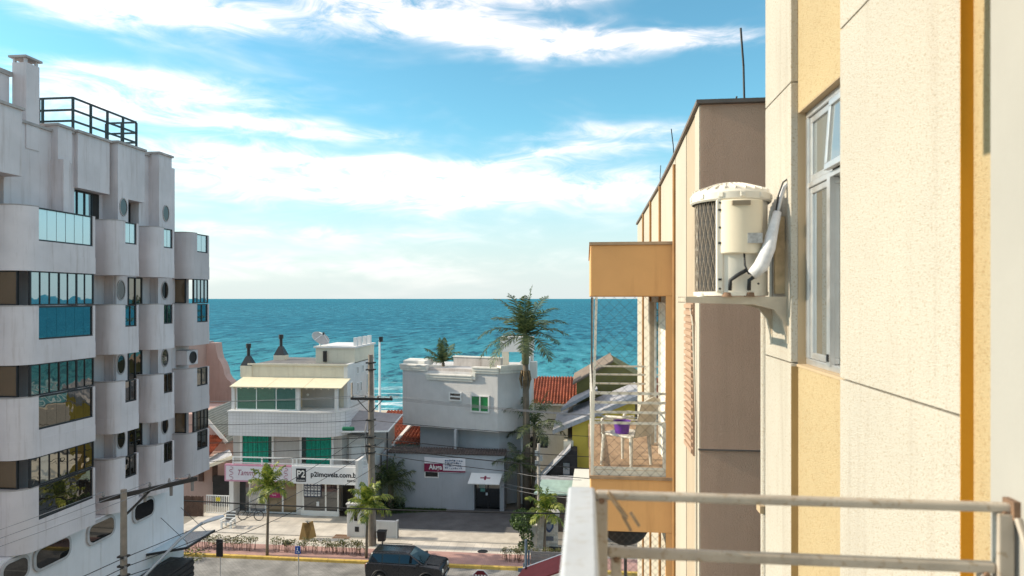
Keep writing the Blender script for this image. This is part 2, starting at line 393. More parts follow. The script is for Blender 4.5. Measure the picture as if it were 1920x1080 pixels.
yard = pm('car_park_shade_asphalt', (.105, .105, .11), .92, .25, .9, bump=.5, bscale=9, fleck=.3, fscale=14)  # dark tone also carries the agency house's shadow in the asphalt colour
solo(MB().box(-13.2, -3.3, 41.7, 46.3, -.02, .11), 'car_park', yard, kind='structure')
solo(MB().box(-13.2, -3.3, 39.86, 41.7, -.02, .114), 'car_park_lit_strip', pm('lit_strip_concrete', (.52, .47, .40), .92, .22, 1.2, bump=.4, bscale=12, fleck=.2, fscale=9), kind='structure')  # sunlit part of the yard; its brightness is put into the colour
grass_m = leafm('lawn_green', (.03, .07, .015), (.08, .14, .03))
mb = MB()
for i in range(2600):
    x = random.uniform(-13.2, -9.5); y = 45.8-random.random()**1.3*1.4*(1-(x+13.2)/5); h = random.uniform(.05, .16); a = random.uniform(0, 6.3); w = .02
    mb.add([(x-w*math.cos(a), y-w*math.sin(a), .1), (x+w*math.cos(a), y+w*math.sin(a), .1), (x+random.uniform(-.05, .05), y+random.uniform(-.05, .05), .1+h)], [(0, 1, 2)])
solo(mb, 'lawn_grass', grass_m, 'patch of short green grass along the foot of the grey annex', 'grass', kind='stuff', fix=False)

# ================================================================== LEFT APARTMENT BUILDING
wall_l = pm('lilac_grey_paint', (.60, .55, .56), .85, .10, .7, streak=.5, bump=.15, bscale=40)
wall_d = pm('lilac_grey_shade_tone', (.50, .455, .46), .85, .08, .8, streak=.35, bump=.15, bscale=40)  # darker copy of the wall paint, shade put into the colour
darkf = pm('dark_window_frame', (.018, .019, .022), .45, .2, 4)
blueglass = glassm('sky_blue_glazing', (.60, .74, .80), .46, (.07, .12, .14), wob=.08)
tealglass = glassm('teal_glazing', (.40, .56, .62), .42, (.008, .045, .06), wob=.15)
darkglass = glassm('dark_glazing', (.62, .58, .52), .26, (.012, .011, .010), wob=.18)
brownglass = glassm('brown_glazing', (.55, .45, .36), .22, (.035, .024, .016), wob=.2)
veilglass = glassm('curtained_glazing', (.6, .62, .62), .22, (.13, .115, .10), wob=.12)
frost = glassm('frosted_balcony_glass', (.8, .92, .97), .34, (.33, .47, .52), .12)
curtain_b = pm('brown_curtain', (.30, .19, .12), .9, .2, 3)
inter = pm('dim_interior', (.03, .027, .025), .9, .3, 2)
cap_m = pm('parapet_capping', (.36, .33, .32), .8, .2, 2, streak=.3)
LB = thing('apartment_building', 'pale lilac grey apartment block with rows of rounded balconies and dark glazing', 'building', (-21, 24, 0))
XF = -17.2
FL = [(6.58, 1.98), (9.51, 1.9), (12.44, 1.82), (15.37, 2.02)]
# walls
part(MB().box(-27, -18.75, 17.0, 29.4, 0, 20.45), 'wall', wall_l, LB)
for (a, b) in ((13.9, 19.6), (19.62, 23.1), (23.12, 26.1), (26.12, 28.25)):
    part(MB().box(-18.8, -17.6, a, b, 0, 6.56), 'base_panel', pm('base_white_paint', (.66, .645, .66), .8, .06, .8, streak=.2, bump=.1), LB)
for k in range(3):
    z0 = FL[k][0]-.02; z1 = FL[k+1][0]+.3
    part(MB().box(-18.8, -18.0, 24.3, 26.0, z0, z1), 'bay_wall', wall_l, LB)
    part(MB().box(-18.8, -18.0, 27.05, 28.3, z0, z1), 'bay_wall', wall_l, LB)
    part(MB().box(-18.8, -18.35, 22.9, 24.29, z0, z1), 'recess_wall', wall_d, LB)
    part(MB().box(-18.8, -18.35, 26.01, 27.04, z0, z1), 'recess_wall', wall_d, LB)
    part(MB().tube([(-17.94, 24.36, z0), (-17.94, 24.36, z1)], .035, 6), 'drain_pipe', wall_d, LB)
# top storey walls with their steps
for (x, ya, yb, za, zb) in ((-17.9, 15, 19.95, 18.4, 20.5), (-18.5, 19.9, 21.9, 16, 20.3), (-18.0, 21.8, 22.1, 16, 19.33), (-18.25, 21.85, 22.5, 19.3, 20.5),
                            (-18.45, 22.5, 22.86, 16, 20.45), (-18.3, 22.84, 24.5, 18.52, 20.52), (-18.12, 25.3, 26.35, 18.45, 20.56), (-18.1, 24.7, 25.3, 16, 20.55),
                            (-18.35, 26.3, 26.98, 16, 20.5), (-17.9, 26.96, 27.85, 16, 20.6)):
    part(MB().box(-19.2, x, ya, yb, za, zb), 'upper_wall', wall_l, LB)
    if zb > 20: part(MB().box(-19.2, x+.07, ya-.06, yb+.05, zb, zb+.09), 'coping', cap_m, LB)
def win(parent, x, ya, yb, za, zb, glass, nv=2, fr=.05, frm=None, depth=.06):
    """window on a wall that faces +X"""
    f = MB().box(x-.02, x+depth, ya, yb, za, za+fr).box(x-.02, x+depth, ya, yb, zb-fr, zb)
    for i in range(nv+1):
        y = ya+(yb-ya-fr)*i/nv; f.box(x-.02, x+depth-.003, y, y+fr, za+fr, zb-fr)
    w = part(f, 'window', frm or darkf, parent)
    for i in range(nv):
        y0 = ya+(yb-ya-fr)*i/nv+fr; y1 = ya+(yb-ya-fr)*(i+1)/nv
        part(MB().box(x-.01, x+depth*.4, y0, y1, za+fr, zb-fr), 'pane', glass, w)
    return w
def porthole(x, y, z, r):
    def sq(m): m.v = [(vx, y+(vy-y)*.62, vz) for vx, vy, vz in m.v]; return m
    w = part(sq(MB().lathe((x, y, z), [(r*.88, -.02), (r*.88, .03), (r, .03), (r, -.02)], 24, 'X')), 'porthole', cap_m, LB, smooth=40)
    part(sq(MB().lathe((x+.012, y, z), [(.001, 0), (r*.9, 0), (r*.9, -.02)], 24, 'X')), 'pane', glassm('porthole_glass', (.6, .65, .7), .03, (.015, .016, .018)), w)
win(LB, -18.74, 22.9, 24.1, 16.2, 18.5, blueglass, 3)
part(MB().box(-18.76, -18.70, 24.12, 24.45, 16.2, 18.5), 'dark_opening', inter, LB)
win(LB, -18.74, 25.4, 26.25, 16.2, 18.42, darkglass, 2)
win(LB, -18.74, 19.2, 19.85, 16.2, 18.3, darkglass, 1, .09)
porthole(-18.1, 25.0, 18.1, .36); porthole(-17.9, 27.42, 18.15, .36)
for k in range(3):
    zc = FL[k][0]+FL[k][1]; zn = FL[k+1][0]
    porthole(-18.0, 24.72, (zc+zn)/2+.02, .40); porthole(-18.0, 27.5, (zc+zn)/2+.04, .40)
    win(LB, -18.02, 25.12, 25.98, FL[k][0]+.9, zn-.02, darkglass, 2)
# balconies
def arcpath(yf, r, xl, ye, inset=0.0):
    xf = XF-inset; yf = yf+inset; r = r-inset
    p = [(xl, yf), (xf-r, yf)]
    for i in range(1, 9):
        a = -math.pi/2+math.pi/2*i/8; p.append((xf-r+r*math.cos(a), yf+r+r*math.sin(a)))
    return p
BAL = [(19.15, 22.3, .62, -26.5, 1.06, 6), (23.3, 24.64, .42, -18.9, .82, 2), (25.65, 26.93, .42, -18.9, .80, 2), (28.05, 29.6, .42, -19.6, .82, 2)]
for ci, (yf, ye, r, xl, nd_, npan) in enumerate(BAL):
    for k, (z0, hh) in enumerate(FL):
        z1 = z0+hh; zs_ = z1-nd_; ys_ = yf+r+(.16 if ci else .04)
        if ci == 3 and k == 0: z0 += .1
        p = arcpath(yf, r, xl, ye)
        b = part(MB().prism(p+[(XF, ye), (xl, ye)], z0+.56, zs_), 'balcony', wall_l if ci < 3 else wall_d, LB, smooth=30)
        q = arcpath(yf-.012, r+.012, xl, ye); q = [(x+(.012 if i > 1 else 0), y) for i, (x, y) in enumerate(q)]
        part(MB().prism(q+[(XF+.012, ye), (xl, ye)], z0, z0+.56), 'slab_band', wall_l if ci < 3 else wall_d, b, smooth=30)
        o_ = arcpath(yf, r, xl, ye)+[(XF, ys_)]; i_ = arcpath(yf, r, xl, ye, .14)+[(XF-.14, ys_)]
        part(MB().prism(o_+i_[::-1], zs_, z1), 'parapet', wall_l if ci < 3 else wall_d, b, smooth=30)
        o_ = arcpath(yf-.02, r+.02, xl, ye)+[(XF+.01, ys_)]; i_ = arcpath(yf, r, xl, ye, .16)+[(XF-.16, ys_)]
        part(MB().prism(o_+i_[::-1], z1, z1+.035), 'coping', cap_m, b)
        part(MB().box(XF-.14, XF, ye-.1, ye, zs_, z1), 'end_post', wall_l, b)
        gm = frost if k == 3 else (tealglass if k == 2 else darkglass)
        f = MB().box(XF-.10, XF-.03, ys_, ye-.1, zs_, zs_+.05).box(XF-.10, XF-.03, ys_, ye-.1, z1-.045, z1)
        for i in range(npan+1):
            y = ys_+(ye-.1-ys_-.04)*i/npan
            if k == 3 and 0 < i < npan: f.box(XF-.085, XF-.06, y, y+.012, zs_+.05, z1-.045)
            elif i in (0, npan) or ci: f.box(XF-.095, XF-.035, y, y+.04, zs_+.05, z1-.045)
        part(f, 'glass_frame', darkf, b)
        for i in range(npan):
            y0 = ys_+(ye-.1-ys_)*i/npan; y1 = ys_+(ye-.1-ys_)*(i+1)/npan
            part(MB().box(XF-.075, XF-.062, y0+.004, y1-.004, zs_+.04, z1-.04), 'glass_pane', gm, b)
# closed-in verandas: the strips of glazing between balconies of the near and the far column
for ci in (0, 3):
    yf, ye, r, xl, _, _ = BAL[ci]
    for k in range(3):
        if ci == 3 and k == 1: continue
        za = FL[k][0]+FL[k][1]+.035; zb = FL[k+1][0]; n = 7 if ci == 0 else 4
        y0 = yf+.35; y1 = ye-.05
        g = blueglass if k == 2 else darkglass
        v = MB().box(XF-.10, XF-.02, y0, y1, za, za+.04).box(XF-.10, XF-.02, y0, y1, zb-.04, zb)
        for i in range(n+1):
            y = y0+(y1-y0-.03)*i/n; v.box(XF-.095, XF-.025, y, y+(.05 if i in (0, 3, 5, n) else .022), za+.04, zb-.04)
        v = part(v, 'veranda_window', darkf, LB)
        for i in range(n):
            a, b = y0+(y1-y0)*i/n+.02, y0+(y1-y0)*(i+1)/n-.004
            part(MB().box(XF-.07, XF-.05, a, b, za+.03, zb-.03), 'pane', g if g is blueglass else random.choice((darkglass, darkglass, brownglass, veilglass)), v)
        # front face of the strip, towards the camera
        nx = 6 if ci == 0 else 2; xa = xl if ci == 0 else -18.9
        fr = MB().box(xa, XF-.3, yf+.16, yf+.24, za, za+.04).box(xa, XF-.3, yf+.16, yf+.24, zb-.04, zb)
        for i in range(nx+1):
            x = xa+(XF-.34-xa)*i/nx; fr.box(x, x+.04, yf+.165, yf+.235, za+.04, zb-.04)
        v = part(fr, 'veranda_window', darkf, LB)
        for i in range(nx):
            a, b = xa+(XF-.34-xa)*i/nx+.03, xa+(XF-.34-xa)*(i+1)/nx
            part(MB().box(a, b, yf+.19, yf+.21, za+.03, zb-.03), 'pane', darkglass if i != nx-1 else glassm('amber_glazing', (.7, .55, .4), .14, (.085, .058, .036)), v)
# wall behind the far column
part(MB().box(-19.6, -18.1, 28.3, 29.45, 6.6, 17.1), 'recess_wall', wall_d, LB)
# rounded slot windows of the low storey
def slot(ya, yb, za, zb, r=.22):
    def rr(g):
        a, b, c, d = ya-g, yb+g, za-g, zb+g; q = r+g; pts = []
        for (cy, cz, a0) in ((b-q, c+q, -90), (b-q, d-q, 0), (a+q, d-q, 90), (a+q, c+q, 180)):
            for i in range(7):
                t = R(a0+15*i); pts.append((cy+q*math.cos(t), cz+q*math.sin(t)))
        return pts
    w = part(MB().side(rr(.1), -17.62, -17.53), 'slot_window', pm('slot_frame_grey', (.42, .40, .40), .7, .15, 3), LB, smooth=30)
    part(MB().side(rr(0), -17.6, -17.524), 'pane', glassm('slot_glass', (.6, .6, .6), .02, (.012, .012, .012)), w, smooth=30)
for a, b in ((17.0, 18.3), (18.85, 19.75), (20.1, 21.5), (22.45, 23.7), (24.9, 26.05)): slot(a, b, 5.78, 6.4)
# chimney, glazed roof room, roof railing
ch = part(MB().box(-18.98, -18.47, 20.75, 21.3, 19.5, 22.35), 'chimney', wall_l, LB)
for (x, y) in ((-18.97, 20.76), (-18.58, 20.76), (-18.97, 21.2), (-18.58, 21.2)): part(MB().box(x, x+.07, y, y+.09, 22.35, 22.5), 'cap_post', wall_l, ch)
part(MB().box(-19.06, -18.42, 20.67, 21.38, 22.5, 22.57), 'cap_slab', cap_m, ch)
rm = part(MB().box(-24, -18.9, 19.6, 20.7, 21.85, 22.0), 'roof_room', cap_m, LB)
part(MB().box(-24, -19.0, 19.72, 19.75, 20.6, 21.85), 'pane', tealglass, rm); part(MB().box(-19.02, -18.95, 19.7, 20.6, 20.55, 21.85), 'corner_post', wall_l, rm)
rail_m = pm('dark_green_metal', (.022, .035, .036), .5, .2, 5)
RX0, RX1, RY0, RY1 = -19.95, -18.6, 22.98, 26.5
rl = part(MB().box(RX0, RX1+.04, RY0-.04, RY0+.04, 20.55, 20.62), 'roof_railing', rail_m, LB)
for z in (20.98, 21.38, 21.82):
    for a, b in (((RX0, RY0, z), (RX1, RY0, z)), ((RX1, RY0, z), (RX1, RY1, z)), ((RX1, RY1, z), (RX0, RY1, z))):
        part(MB().bar(a, b, .05, .07), 'rail', rail_m, rl)
for x, y in [(RX0, RY0), (RX0+.15, RY0), (RX1, RY0), (RX1, RY0+.9), (RX1, RY0+1.8), (RX1, RY0+2.7), (RX1, RY1), (RX1-.65, RY1), (RX0, RY1)]:
    part(MB().box(x-.035, x+.035, y-.035, y+.035, 20.4, 21.8), 'post', rail_m, rl)
# outdoor condenser on the far recess
ac = thing('wall_condenser', 'round fan air conditioner condenser on the far recess of the lilac block', 'air conditioner', (-17.7, 28.75, 11.6))
part(MB().box(-18.1, -17.5, 28.35, 29.2, 11.55, 12.2), 'casing', wall_l, ac, bevel=.03)
part(MB().lathe((-17.495, 28.78, 11.88), [(.27, 0), (.27, .03), (.23, .03), (.23, 0)], 24, 'X'), 'fan_ring', darkf, ac)
part(MB().lathe((-17.49, 28.78, 11.88), [(.001, 0), (.23, 0)], 20, 'X'), 'fan_disc', inter, ac)

# ================================================================== RIGHT: OWN BUILDING, NEAR FACADE
cream = pm('cream_roughcast', (.53, .485, .41), .92, .05, 1.3, bump=.9, bscale=150, fleck=.6, fscale=85, bdist=.009, streak=.38)
yellow = pm('yellow_roughcast', (.49, .375, .21), .92, .06, 1.3, bump=.9, bscale=150, fleck=.5, fscale=85, bdist=.009, streak=.2)
ochre = pm('ochre_paint', (.66, .31, .02), .8, .05, 2, bump=.2, bscale=60)
white_w = pm('off_white_plaster', (.375, .355, .32), .85, .06, 1.5, bump=.15, bscale=60)
OB = thing('facade_building', 'cream and yellow roughcast apartment facade with an aluminium window at right', 'building', (3, 1, 0))
ZB, ZT = 0, H+6
part(MB().box(1.24, 9, -8, 3.40, ZB, ZT), 'wall', yellow, OB)
part(MB().box(1.24, 9, 4.195, 4.76, ZB, ZT), 'wall', cream, OB)
part(MB().box(1.241, 9, 3.40, 4.195, ZB, H-.40), 'wall', yellow, OB)
part(MB().box(1.241, 9, 3.40, 4.195, H+1.10, ZT), 'wall', yellow, OB)
part(MB().box(1.5, 9, 3.40, 4.195, H-.40, H+1.10), 'room', inter, OB)
joints = [H+z for z in (-14.4, -8.68, -7.02, -5.36, -3.7, -2.04, -.38, 1.28, 2.94, 5.9)]
for a, b in zip(joints, joints[1:]):
    for (y0, y1) in ((2.352, 3.404), (4.19, 4.77)):
        part(MB().box(1.2, 1.2405, y0, y1, a+.004, b-.004), 'panel', cream, OB, bevel=.003)
        if y0 < 3: part(MB().box(1.2005, 1.2405, 2.349, 2.3515, a, b), 'panel_edge', ochre, OB)
# lining of the recess edge that faces the camera
part(MB().box(1.201, 1.2405, 4.187, 4.1895, ZB, H-.40), 'recess_edge', pm('tan_edge_paint', (.40, .27, .12), .85, .1, 3), OB)
part(MB().box(1.241, 1.50, 4.188, 4.1945, H-.40, H+1.10), 'reveal', pm('beige_reveal', (.46, .34, .21), .85, .05, 2), OB)
part(MB().box(1.242, 1.50, 3.41, 4.187, H+1.094, H+1.0995), 'reveal', pm('beige_reveal', (.62, .47, .30)), OB)
part(MB().box(1.232, 1.50, 3.41, 4.187, H-.3995, H-.385), 'sill', pm('beige_reveal', (.62, .47, .30)), OB)
alu = pm('satin_aluminium', (.62, .61, .60), .38, .06, 6, metal=.75)
roomglass = glassm('window_glass', (.92, .96, 1), .42, (.16, .16, .15))
upperglass = glassm('veiled_window_glass', (.85, .9, .95), .12, (.20, .205, .19))
wy0, wy1, wz0, wz1 = 3.43, 4.186, H-.385, H+1.093
fx = 1.285
w = MB()
for (a, b, c, d) in ((wy0, wy1, wz0, wz0+.035), (wy0, wy1, wz1-.035, wz1), (wy0, wy0+.035, wz0+.035, wz1-.035), (wy1-.035, wy1, wz0+.035, wz1-.035), (wy0+.035, wy1-.035, H+.645, H+.675)):
    w.box(fx, fx+.075, a, b, c, d)
wn = part(w, 'window', alu, OB, bevel=.003)
for i in range(3): part(MB().box(fx-.004-.0*i, fx+.004, wy1-.030+.009*i, wy1-.026+.009*i, wz0+.04, wz1-.04), 'frame_rib', alu, wn)
def sash(x, a, b, c, d, t, g, tilt=0, fw=.035):
    M = Matrix.Translation((x, 0, d)) @ Matrix.Rotation(tilt, 4, 'Y') @ Matrix.Translation((0, 0, -d))
    m = MB()
    for q in ((a, b, c, c+fw), (a, b, d-fw, d), (a, a+fw, c+fw, d-fw), (b-fw, b, c+fw, d-fw)): m.box(0, t, *q, M)
    s = part(m, 'sash', alu, wn, bevel=.003)
    part(MB().box(t*.4, t*.6, a+fw-.004, b-fw+.004, c+fw-.004, d-fw+.004, M), 'pane', g, s)
sash(fx+.012, wy0+.36, wy1-.037, H+.68, wz1-.04, .03, upperglass, 0)
sash(fx-.008, wy0+.04, wy0+.355, H+.68, wz1-.04, .03, upperglass, R(4))
sash(fx+.012, wy0+.33, wy1-.037, wz0+.037, H+.643, .028, roomglass)
sash(fx+.044, wy0+.04, wy0+.37, wz0+.037, H+.643, .028, roomglass)
part(MB().box(fx-.012, fx+.012, wy0+.325, wy0+.375, wz0+.03, H+.643), 'meeting_stile', alu, wn)
part(MB().box(fx-.02, fx+.01, wy0+.34, wy0+.36, wz0+.05, wz0+.09), 'catch', darkf, wn)
# drain pipe at the far corner
dp = part(MB().tube([(1.22, 4.84, ZB), (1.22, 4.84, H-.08)], .034, 10), 'drain_pipe', cream, OB, smooth=40)
part(MB().box(1.17, 1.27, 4.79, 4.89, H-1.46, H-1.41), 'pipe_clamp', pm('beige_reveal', (.62, .47, .30)), dp)
# end wall of the camera's own balcony with the slab above
part(MB().box(1.0, 1.2395, -3, 1.82, H-3.0, ZT), 'balcony_end_wall', white_w, OB)
part(MB().box(-.12, 1.239, 1.835, 2.28, H+1.075, H+1.30), 'shadow_ledge', white_w, OB)  # unseen block, added so that its shadow falls on the recess alone
part(MB().box(-.12, .998, -3, 1.8, H+2.3, H+2.5), 'balcony_slab', white_w, OB)
part(MB().box(-.12, .999, -3, 1.85, H-1.75, H-1.55), 'balcony_slab', white_w, OB)
part(MB().box(.985, 1.0, 1.42, 1.46, H-.06, H-.03), 'wall_hook', darkf, OB)

# camera balcony railing
RL = thing('balcony_railing', 'weathered beige metal railing of the balcony in the foreground', 'railing', (.5, 1.72, H-1.55))
railw = pm('white_painted_rail', (.52, .53, .55), .45, .08, 6, streak=.25, fleck=.2, fscale=30)
railb = pm('weathered_beige_rail', (.44, .375, .305), .5, .2, 7, streak=.5, bump=.2, fleck=.5, fscale=45)
zt = H-.48
part(MB().box(-.047, .022, -.2, 1.755, zt-.03, zt), 'side_rail', railw, RL, bevel=.008)
part(MB().box(-.047, -.043, -.2, 1.75, zt-.25, zt-.03), 'side_panel', railw, RL)
part(MB().box(.0225, .995, 1.712, 1.738, zt-.022, zt-.001), 'top_rail', railb, RL, bevel=.006)
part(MB().box(.022, .052, 1.71, 1.74, H-1.55, zt-.022), 'post', railb, RL, bevel=.004)
part(MB().box(.955, .99, 1.705, 1.735, H-1.55, zt-.022), 'post', railb, RL, bevel=.004)
part(MB().box(.0525, .9545, 1.712, 1.735, zt-.166, zt-.14), 'lower_rail', railb, RL, bevel=.006)
part(MB().box(.06, .086, 1.71, 1.735, H-1.5, zt-.166), 'infill_post', railb, RL, bevel=.003)
part(MB().box(.92, .944, 1.71, 1.735, H-1.5, zt-.166), 'infill_post', railb, RL, bevel=.003)
part(MB().box(.985, 1.0, 1.70, 1.745, zt-.035, zt+.008), 'wall_flange', pm('rusty_metal', (.22, .13, .08), .8, .3, 20), RL)
part(MB().tube([(.993, 1.70, zt-.03), (.998, 1.58, zt-.25)], .008, 6), 'stay', railb, RL)
for (x, z) in ((.037, zt-.024), (.972, zt-.024), (.073, zt-.168), (.932, zt-.168)):
    part(MB().lathe((x, 1.709, z), [(.001, -.002), (.006, -.0015), (.008, .004)], 10, 'Y'), 'weld', pm('rusty_metal', (.22, .13, .08), .8, .3, 20), RL)
fk = MB().bar((.052, 1.70, zt+.002), (.098, 1.695, zt-.058), .026, .006)
fk.bar((.088, 1.694, zt-.052), (.108, 1.692, zt-.088), .008, .006).bar((.107, 1.694, zt-.044), (.128, 1.692, zt-.076), .008, .006)
part(fk, 'fork_bracket', pm('rusty_beige_bracket', (.34, .24, .15), .75, .3, 30), RL)

# air conditioner hung on the cream wall
AC = thing('outdoor_condenser', 'cream barrel shaped air conditioner unit on a wall bracket', 'air conditioner', (.906, 4.45, H+.02))
acw = pm('aged_white_plastic', (.76, .71, .62), .5, .06, 4, streak=.15); acs = pm('cream_plastic', (.74, .65, .50), .5, .05, 4)
cx, cy, cz = .905, 4.45, H+.03
grd = pm('dark_coil_fins', (.05, .045, .04), .7, .3, 60)
part(MB().lathe((cx, cy, cz), [(.001, .0), (.2, 0), (.2, .58), (.001, .58)], 32), 'coil', grd, AC, smooth=40)
part(MB().lathe((cx, cy, cz), [(.001, -.012), (.225, -.012), (.228, .012), (.2, .015)], 32), 'base_pan', acw, AC, smooth=40)
# guard lattice round the left and back
g = MB()
for i in range(17):
    for sgn in (1, -1):
        pts = []
        for j in range(7):
            a = R(105)+R(158)*(i/17)+sgn*R(34)*(j/6-.5); pts.append((cx+.217*math.cos(a), cy+.217*math.sin(a), cz+.01+.56*j/6))
        g.tube(pts, .002, 4, cap=False)
part(g, 'guard_grille', pm('beige_wire', (.24, .19, .14), .6, .1, 9), AC, kind='stuff', fix=False)
# shell towards the camera: flat service panel and the bulging cover box
prof = []
for a in range(-114, -6, 9): prof.append((cx+.222*math.cos(R(a)), cy+.222*math.sin(R(a))))
inn = [(cx+(x-cx)*.95, cy+(y-cy)*.95) for x, y in prof][::-1]
part(MB().prism(prof+inn, cz, cz+.575), 'service_panel', acw, AC, smooth=30)
part(MB().box(cx-.125, cx-.085, cy-.215, cy-.185, cz+.01, cz+.57), 'corner_strip', acw, AC, bevel=.006)
cv = [(cx-.098, cy-.18)]+[(cx+.02+.135*math.cos(R(a)), cy-.17+.10*math.sin(R(a))) for a in range(200, 345, 12)]+[(cx+.165, cy-.13)]
cb = part(MB().prism(cv, cz+.24, cz+.565), 'cover_box', acs, AC, smooth=35, bevel=.008)
part(MB().box(cx-.045, cx+.06, cy-.284, cy-.2, cz+.528, cz+.553), 'grip_slot', pm('shadow_beige', (.30, .24, .17), .8), cb)
for zz in (.08, .3, .5): part(MB().box(cx-.115, cx-.095, cy-.219, cy-.214, cz+zz, cz+zz+.012), 'vent_slit', darkf, AC)
# domed lid with fan ribs
part(MB().lathe((cx, cy, cz), [(.236, .565), (.246, .575), (.246, .615), (.225, .64), (.15, .672), (.12, .676), (.001, .68)], 40), 'lid', acw, AC, smooth=28)
for i in range(24):
    a = 2*math.pi*i/24
    part(MB().bar((cx+.10*math.cos(a), cy+.10*math.sin(a), cz+.684), (cx+.232*math.cos(a+.2), cy+.232*math.sin(a+.2), cz+.640), .008, .014), 'lid_rib', acw, AC)
part(MB().lathe((cx, cy, cz), [(.1, .678), (.1, .69), (.085, .694), (.001, .696)], 24), 'hub_cap', acw, AC, smooth=35)
for i in range(12):
    a = 2*math.pi*i/12+.1; M = Matrix.Translation((cx, cy, cz+.6)) @ Matrix.Rotation(a, 4, 'Z')
    part(MB().box(.235, .252, -.016, .016, -.018, .012, M), 'lid_lug', acw, AC, bevel=.004)
part(MB().box(cx+.045, cx+.13, cy-.275, cy-.25, cz+.30, cz+.36), 'rating_label', pm('foil_label', (.42, .42, .42), .4, .3, 60), cb)
for xx, zz in ((-.105, .03), (-.105, .4), (-.105, .55), (.12, .06)): part(MB().lathe((cx+xx, cy-.217, cz+zz), [(.001, -.003), (.006, -.002), (.007, .003)], 8, 'Y'), 'screw', darkf, AC)
# bracket
brk = pm('beige_bracket', (.52, .44, .34), .6, .15, 8, streak=.4)
for yy in (4.27, 4.62):
    part(MB().front([(.60, H+.012), (1.195, H+.012), (1.195, H-.24), (1.17, H-.13), (1.12, H-.065), (1.0, H-.035), (.60, H-.025)], yy-.018, yy+.018), 'bracket_arm', brk, AC)
part(MB().box(.60, .64, 4.29, 4.60, H-.02, H+.008), 'cross_bar', brk, AC)
for yy in (4.27, 4.62): part(MB().box(1.196, 1.2, yy-.03, yy+.03, H-.27, H+.35), 'wall_plate', brk, AC)
part(MB().box(1.14, 1.196, 4.30, 4.34, H+.03, H+.5), 'insulation_board', pm('old_cardboard', (.55, .42, .26), .9, .25, 12), AC)
for xx, yy in ((cx-.06, 4.2), (cx+.07, 4.2), (cx-.19, 4.3)):
    part(MB().lathe((xx, yy+.05, H+.012), [(.001, .03), (.028, .025), (.032, 0)], 14), 'rubber_foot', acw if xx < cx-.1 else pm('rusty_metal', (.22, .13, .08)), AC, smooth=True)
for xx in (cx-.05, cx+.06):
    part(MB().tube([(xx, cy-.235, H+.05), (xx, cy-.245, H+.11), (xx+.04, cy-.25, H+.14), (xx+.09, cy-.26, H+.17)], .012, 8), 'copper_pipe', darkf, AC, smooth=True)
part(MB().tube([(cx+.03, cy-.25, cz+.24), (cx+.03, cy-.265, cz+.17), (cx+.05, cy-.27, cz+.12), (cx+.11, cy-.27, cz+.11)], .006, 6), 'cable', darkf, AC, smooth=True)
wrap = pm('white_tape_wrap', (.66, .65, .66), .6, .15, 25, bump=.5, bscale=60)
pts = [(cx+.07, cy-.27, H+.14), (cx+.12, cy-.27, H+.19), (cx+.17, cy-.25, H+.30), (cx+.205, cy-.22, H+.42), (cx+.235, cy-.2, H+.52)]
part(MB().tube(pts, [.034, .044, .04, .031, .024], 12), 'pipe_wrap', wrap, AC, smooth=True)
part(MB().tube([pts[-1], (cx+.255, cy-.19, H+.60), (cx+.28, cy-.18, H+.67), (cx+.31, cy-.17, H+.70)], .013, 8), 'pipe', wrap, AC, smooth=True)
part(MB().tube([(cx+.22, cy-.21, H+.5), (cx+.24, cy-.2, H+.62), (cx+.27, cy-.19, H+.70), (cx+.31, cy-.175, H+.73)], .005, 6), 'cable', darkf, AC, smooth=True)

# ================================================================== RIGHT: BEIGE BUILDING WITH THE ORANGE BALCONY
M1 = thing('balcony_building', 'beige and cream building with orange balcony in front of the sea', 'building', (4, 10, 0))
greyb = pm('taupe_roughcast', (.66, .425, .30), .95, .06, 1.5, bump=.8, bscale=90, streak=.25, bdist=.01)
cream2 = pm('cream_wall_paint', (.47, .42, .34), .9, .05, 1.5, bump=.3, bscale=80, streak=.12)
beige2 = pm('beige_wall_paint', (.43, .345, .25), .9, .06, 1.5, streak=.15)
orange = pm('orange_render', (.66, .36, .15), .9, .08, 1.2, streak=.35, bump=.25, bscale=70)
capb = pm('brown_flashing', (.17, .14, .12), .7, .15, 4)
pipeb = pm('brown_pipe', (.30, .15, .05), .7, .2, 4)
XM = 1.02
part(MB().side([(6.37, 0), (13.97, 0), (13.97, H+1.49), (9.6, H+1.56), (8.05, H+1.63), (6.37, H+1.765)], XM+.012, 9), 'wall', greyb, M1)
for (ya, yb, za, zb) in ((6.372, 6.62, 1.765, 1.745), (7.20, 8.03, 1.70, 1.632), (8.06, 9.58, 1.63, 1.562), (9.62, 10.98, 1.56, 1.538), (11.02, 12.4, 1.538, 1.516), (12.44, 13.97, 1.516, 1.49)):
    part(MB().side([(ya, 0), (yb, 0), (yb, H+zb-.002), (ya, H+za-.002)], XM, XM+.0125), 'wall_panel', cream2, M1)
part(MB().side([(6.622, 0), (7.198, 0), (7.198, H+1.698), (6.622, H+1.74)], XM+.006, XM+.0125), 'wall_panel', beige2, M1)
prevz = None
for (ya, yb, za, zb) in ((6.33, 8.05, 1.77, 1.633), (8.05, 9.6, 1.632, 1.563), (9.6, 13.99, 1.562, 1.493)):
    part(MB().side([(ya, H+za), (yb, H+zb), (yb, H+zb+.035), (ya, H+za+.035)], XM-.03, 9), 'roof_flashing', capb, M1)
for y in (8.045, 9.6, 11.0, 12.42): part(MB().tube([(XM-.012, y, H-14), (XM-.012, y, H+1.55)], .022, 6), 'rain_pipe', pipeb, M1)
part(MB().box(XM-.01, 3, 6.355, 6.37, H-1.38, H-1.365), 'joint', capb, M1)
part(MB().tube([(XM-.012, 6.47, H-14), (XM-.012, 6.47, H-1.2), (XM-.03, 6.55, H-.25), (XM-.02, 6.8, H-.06)], .008, 6), 'cable', cream2, M1)
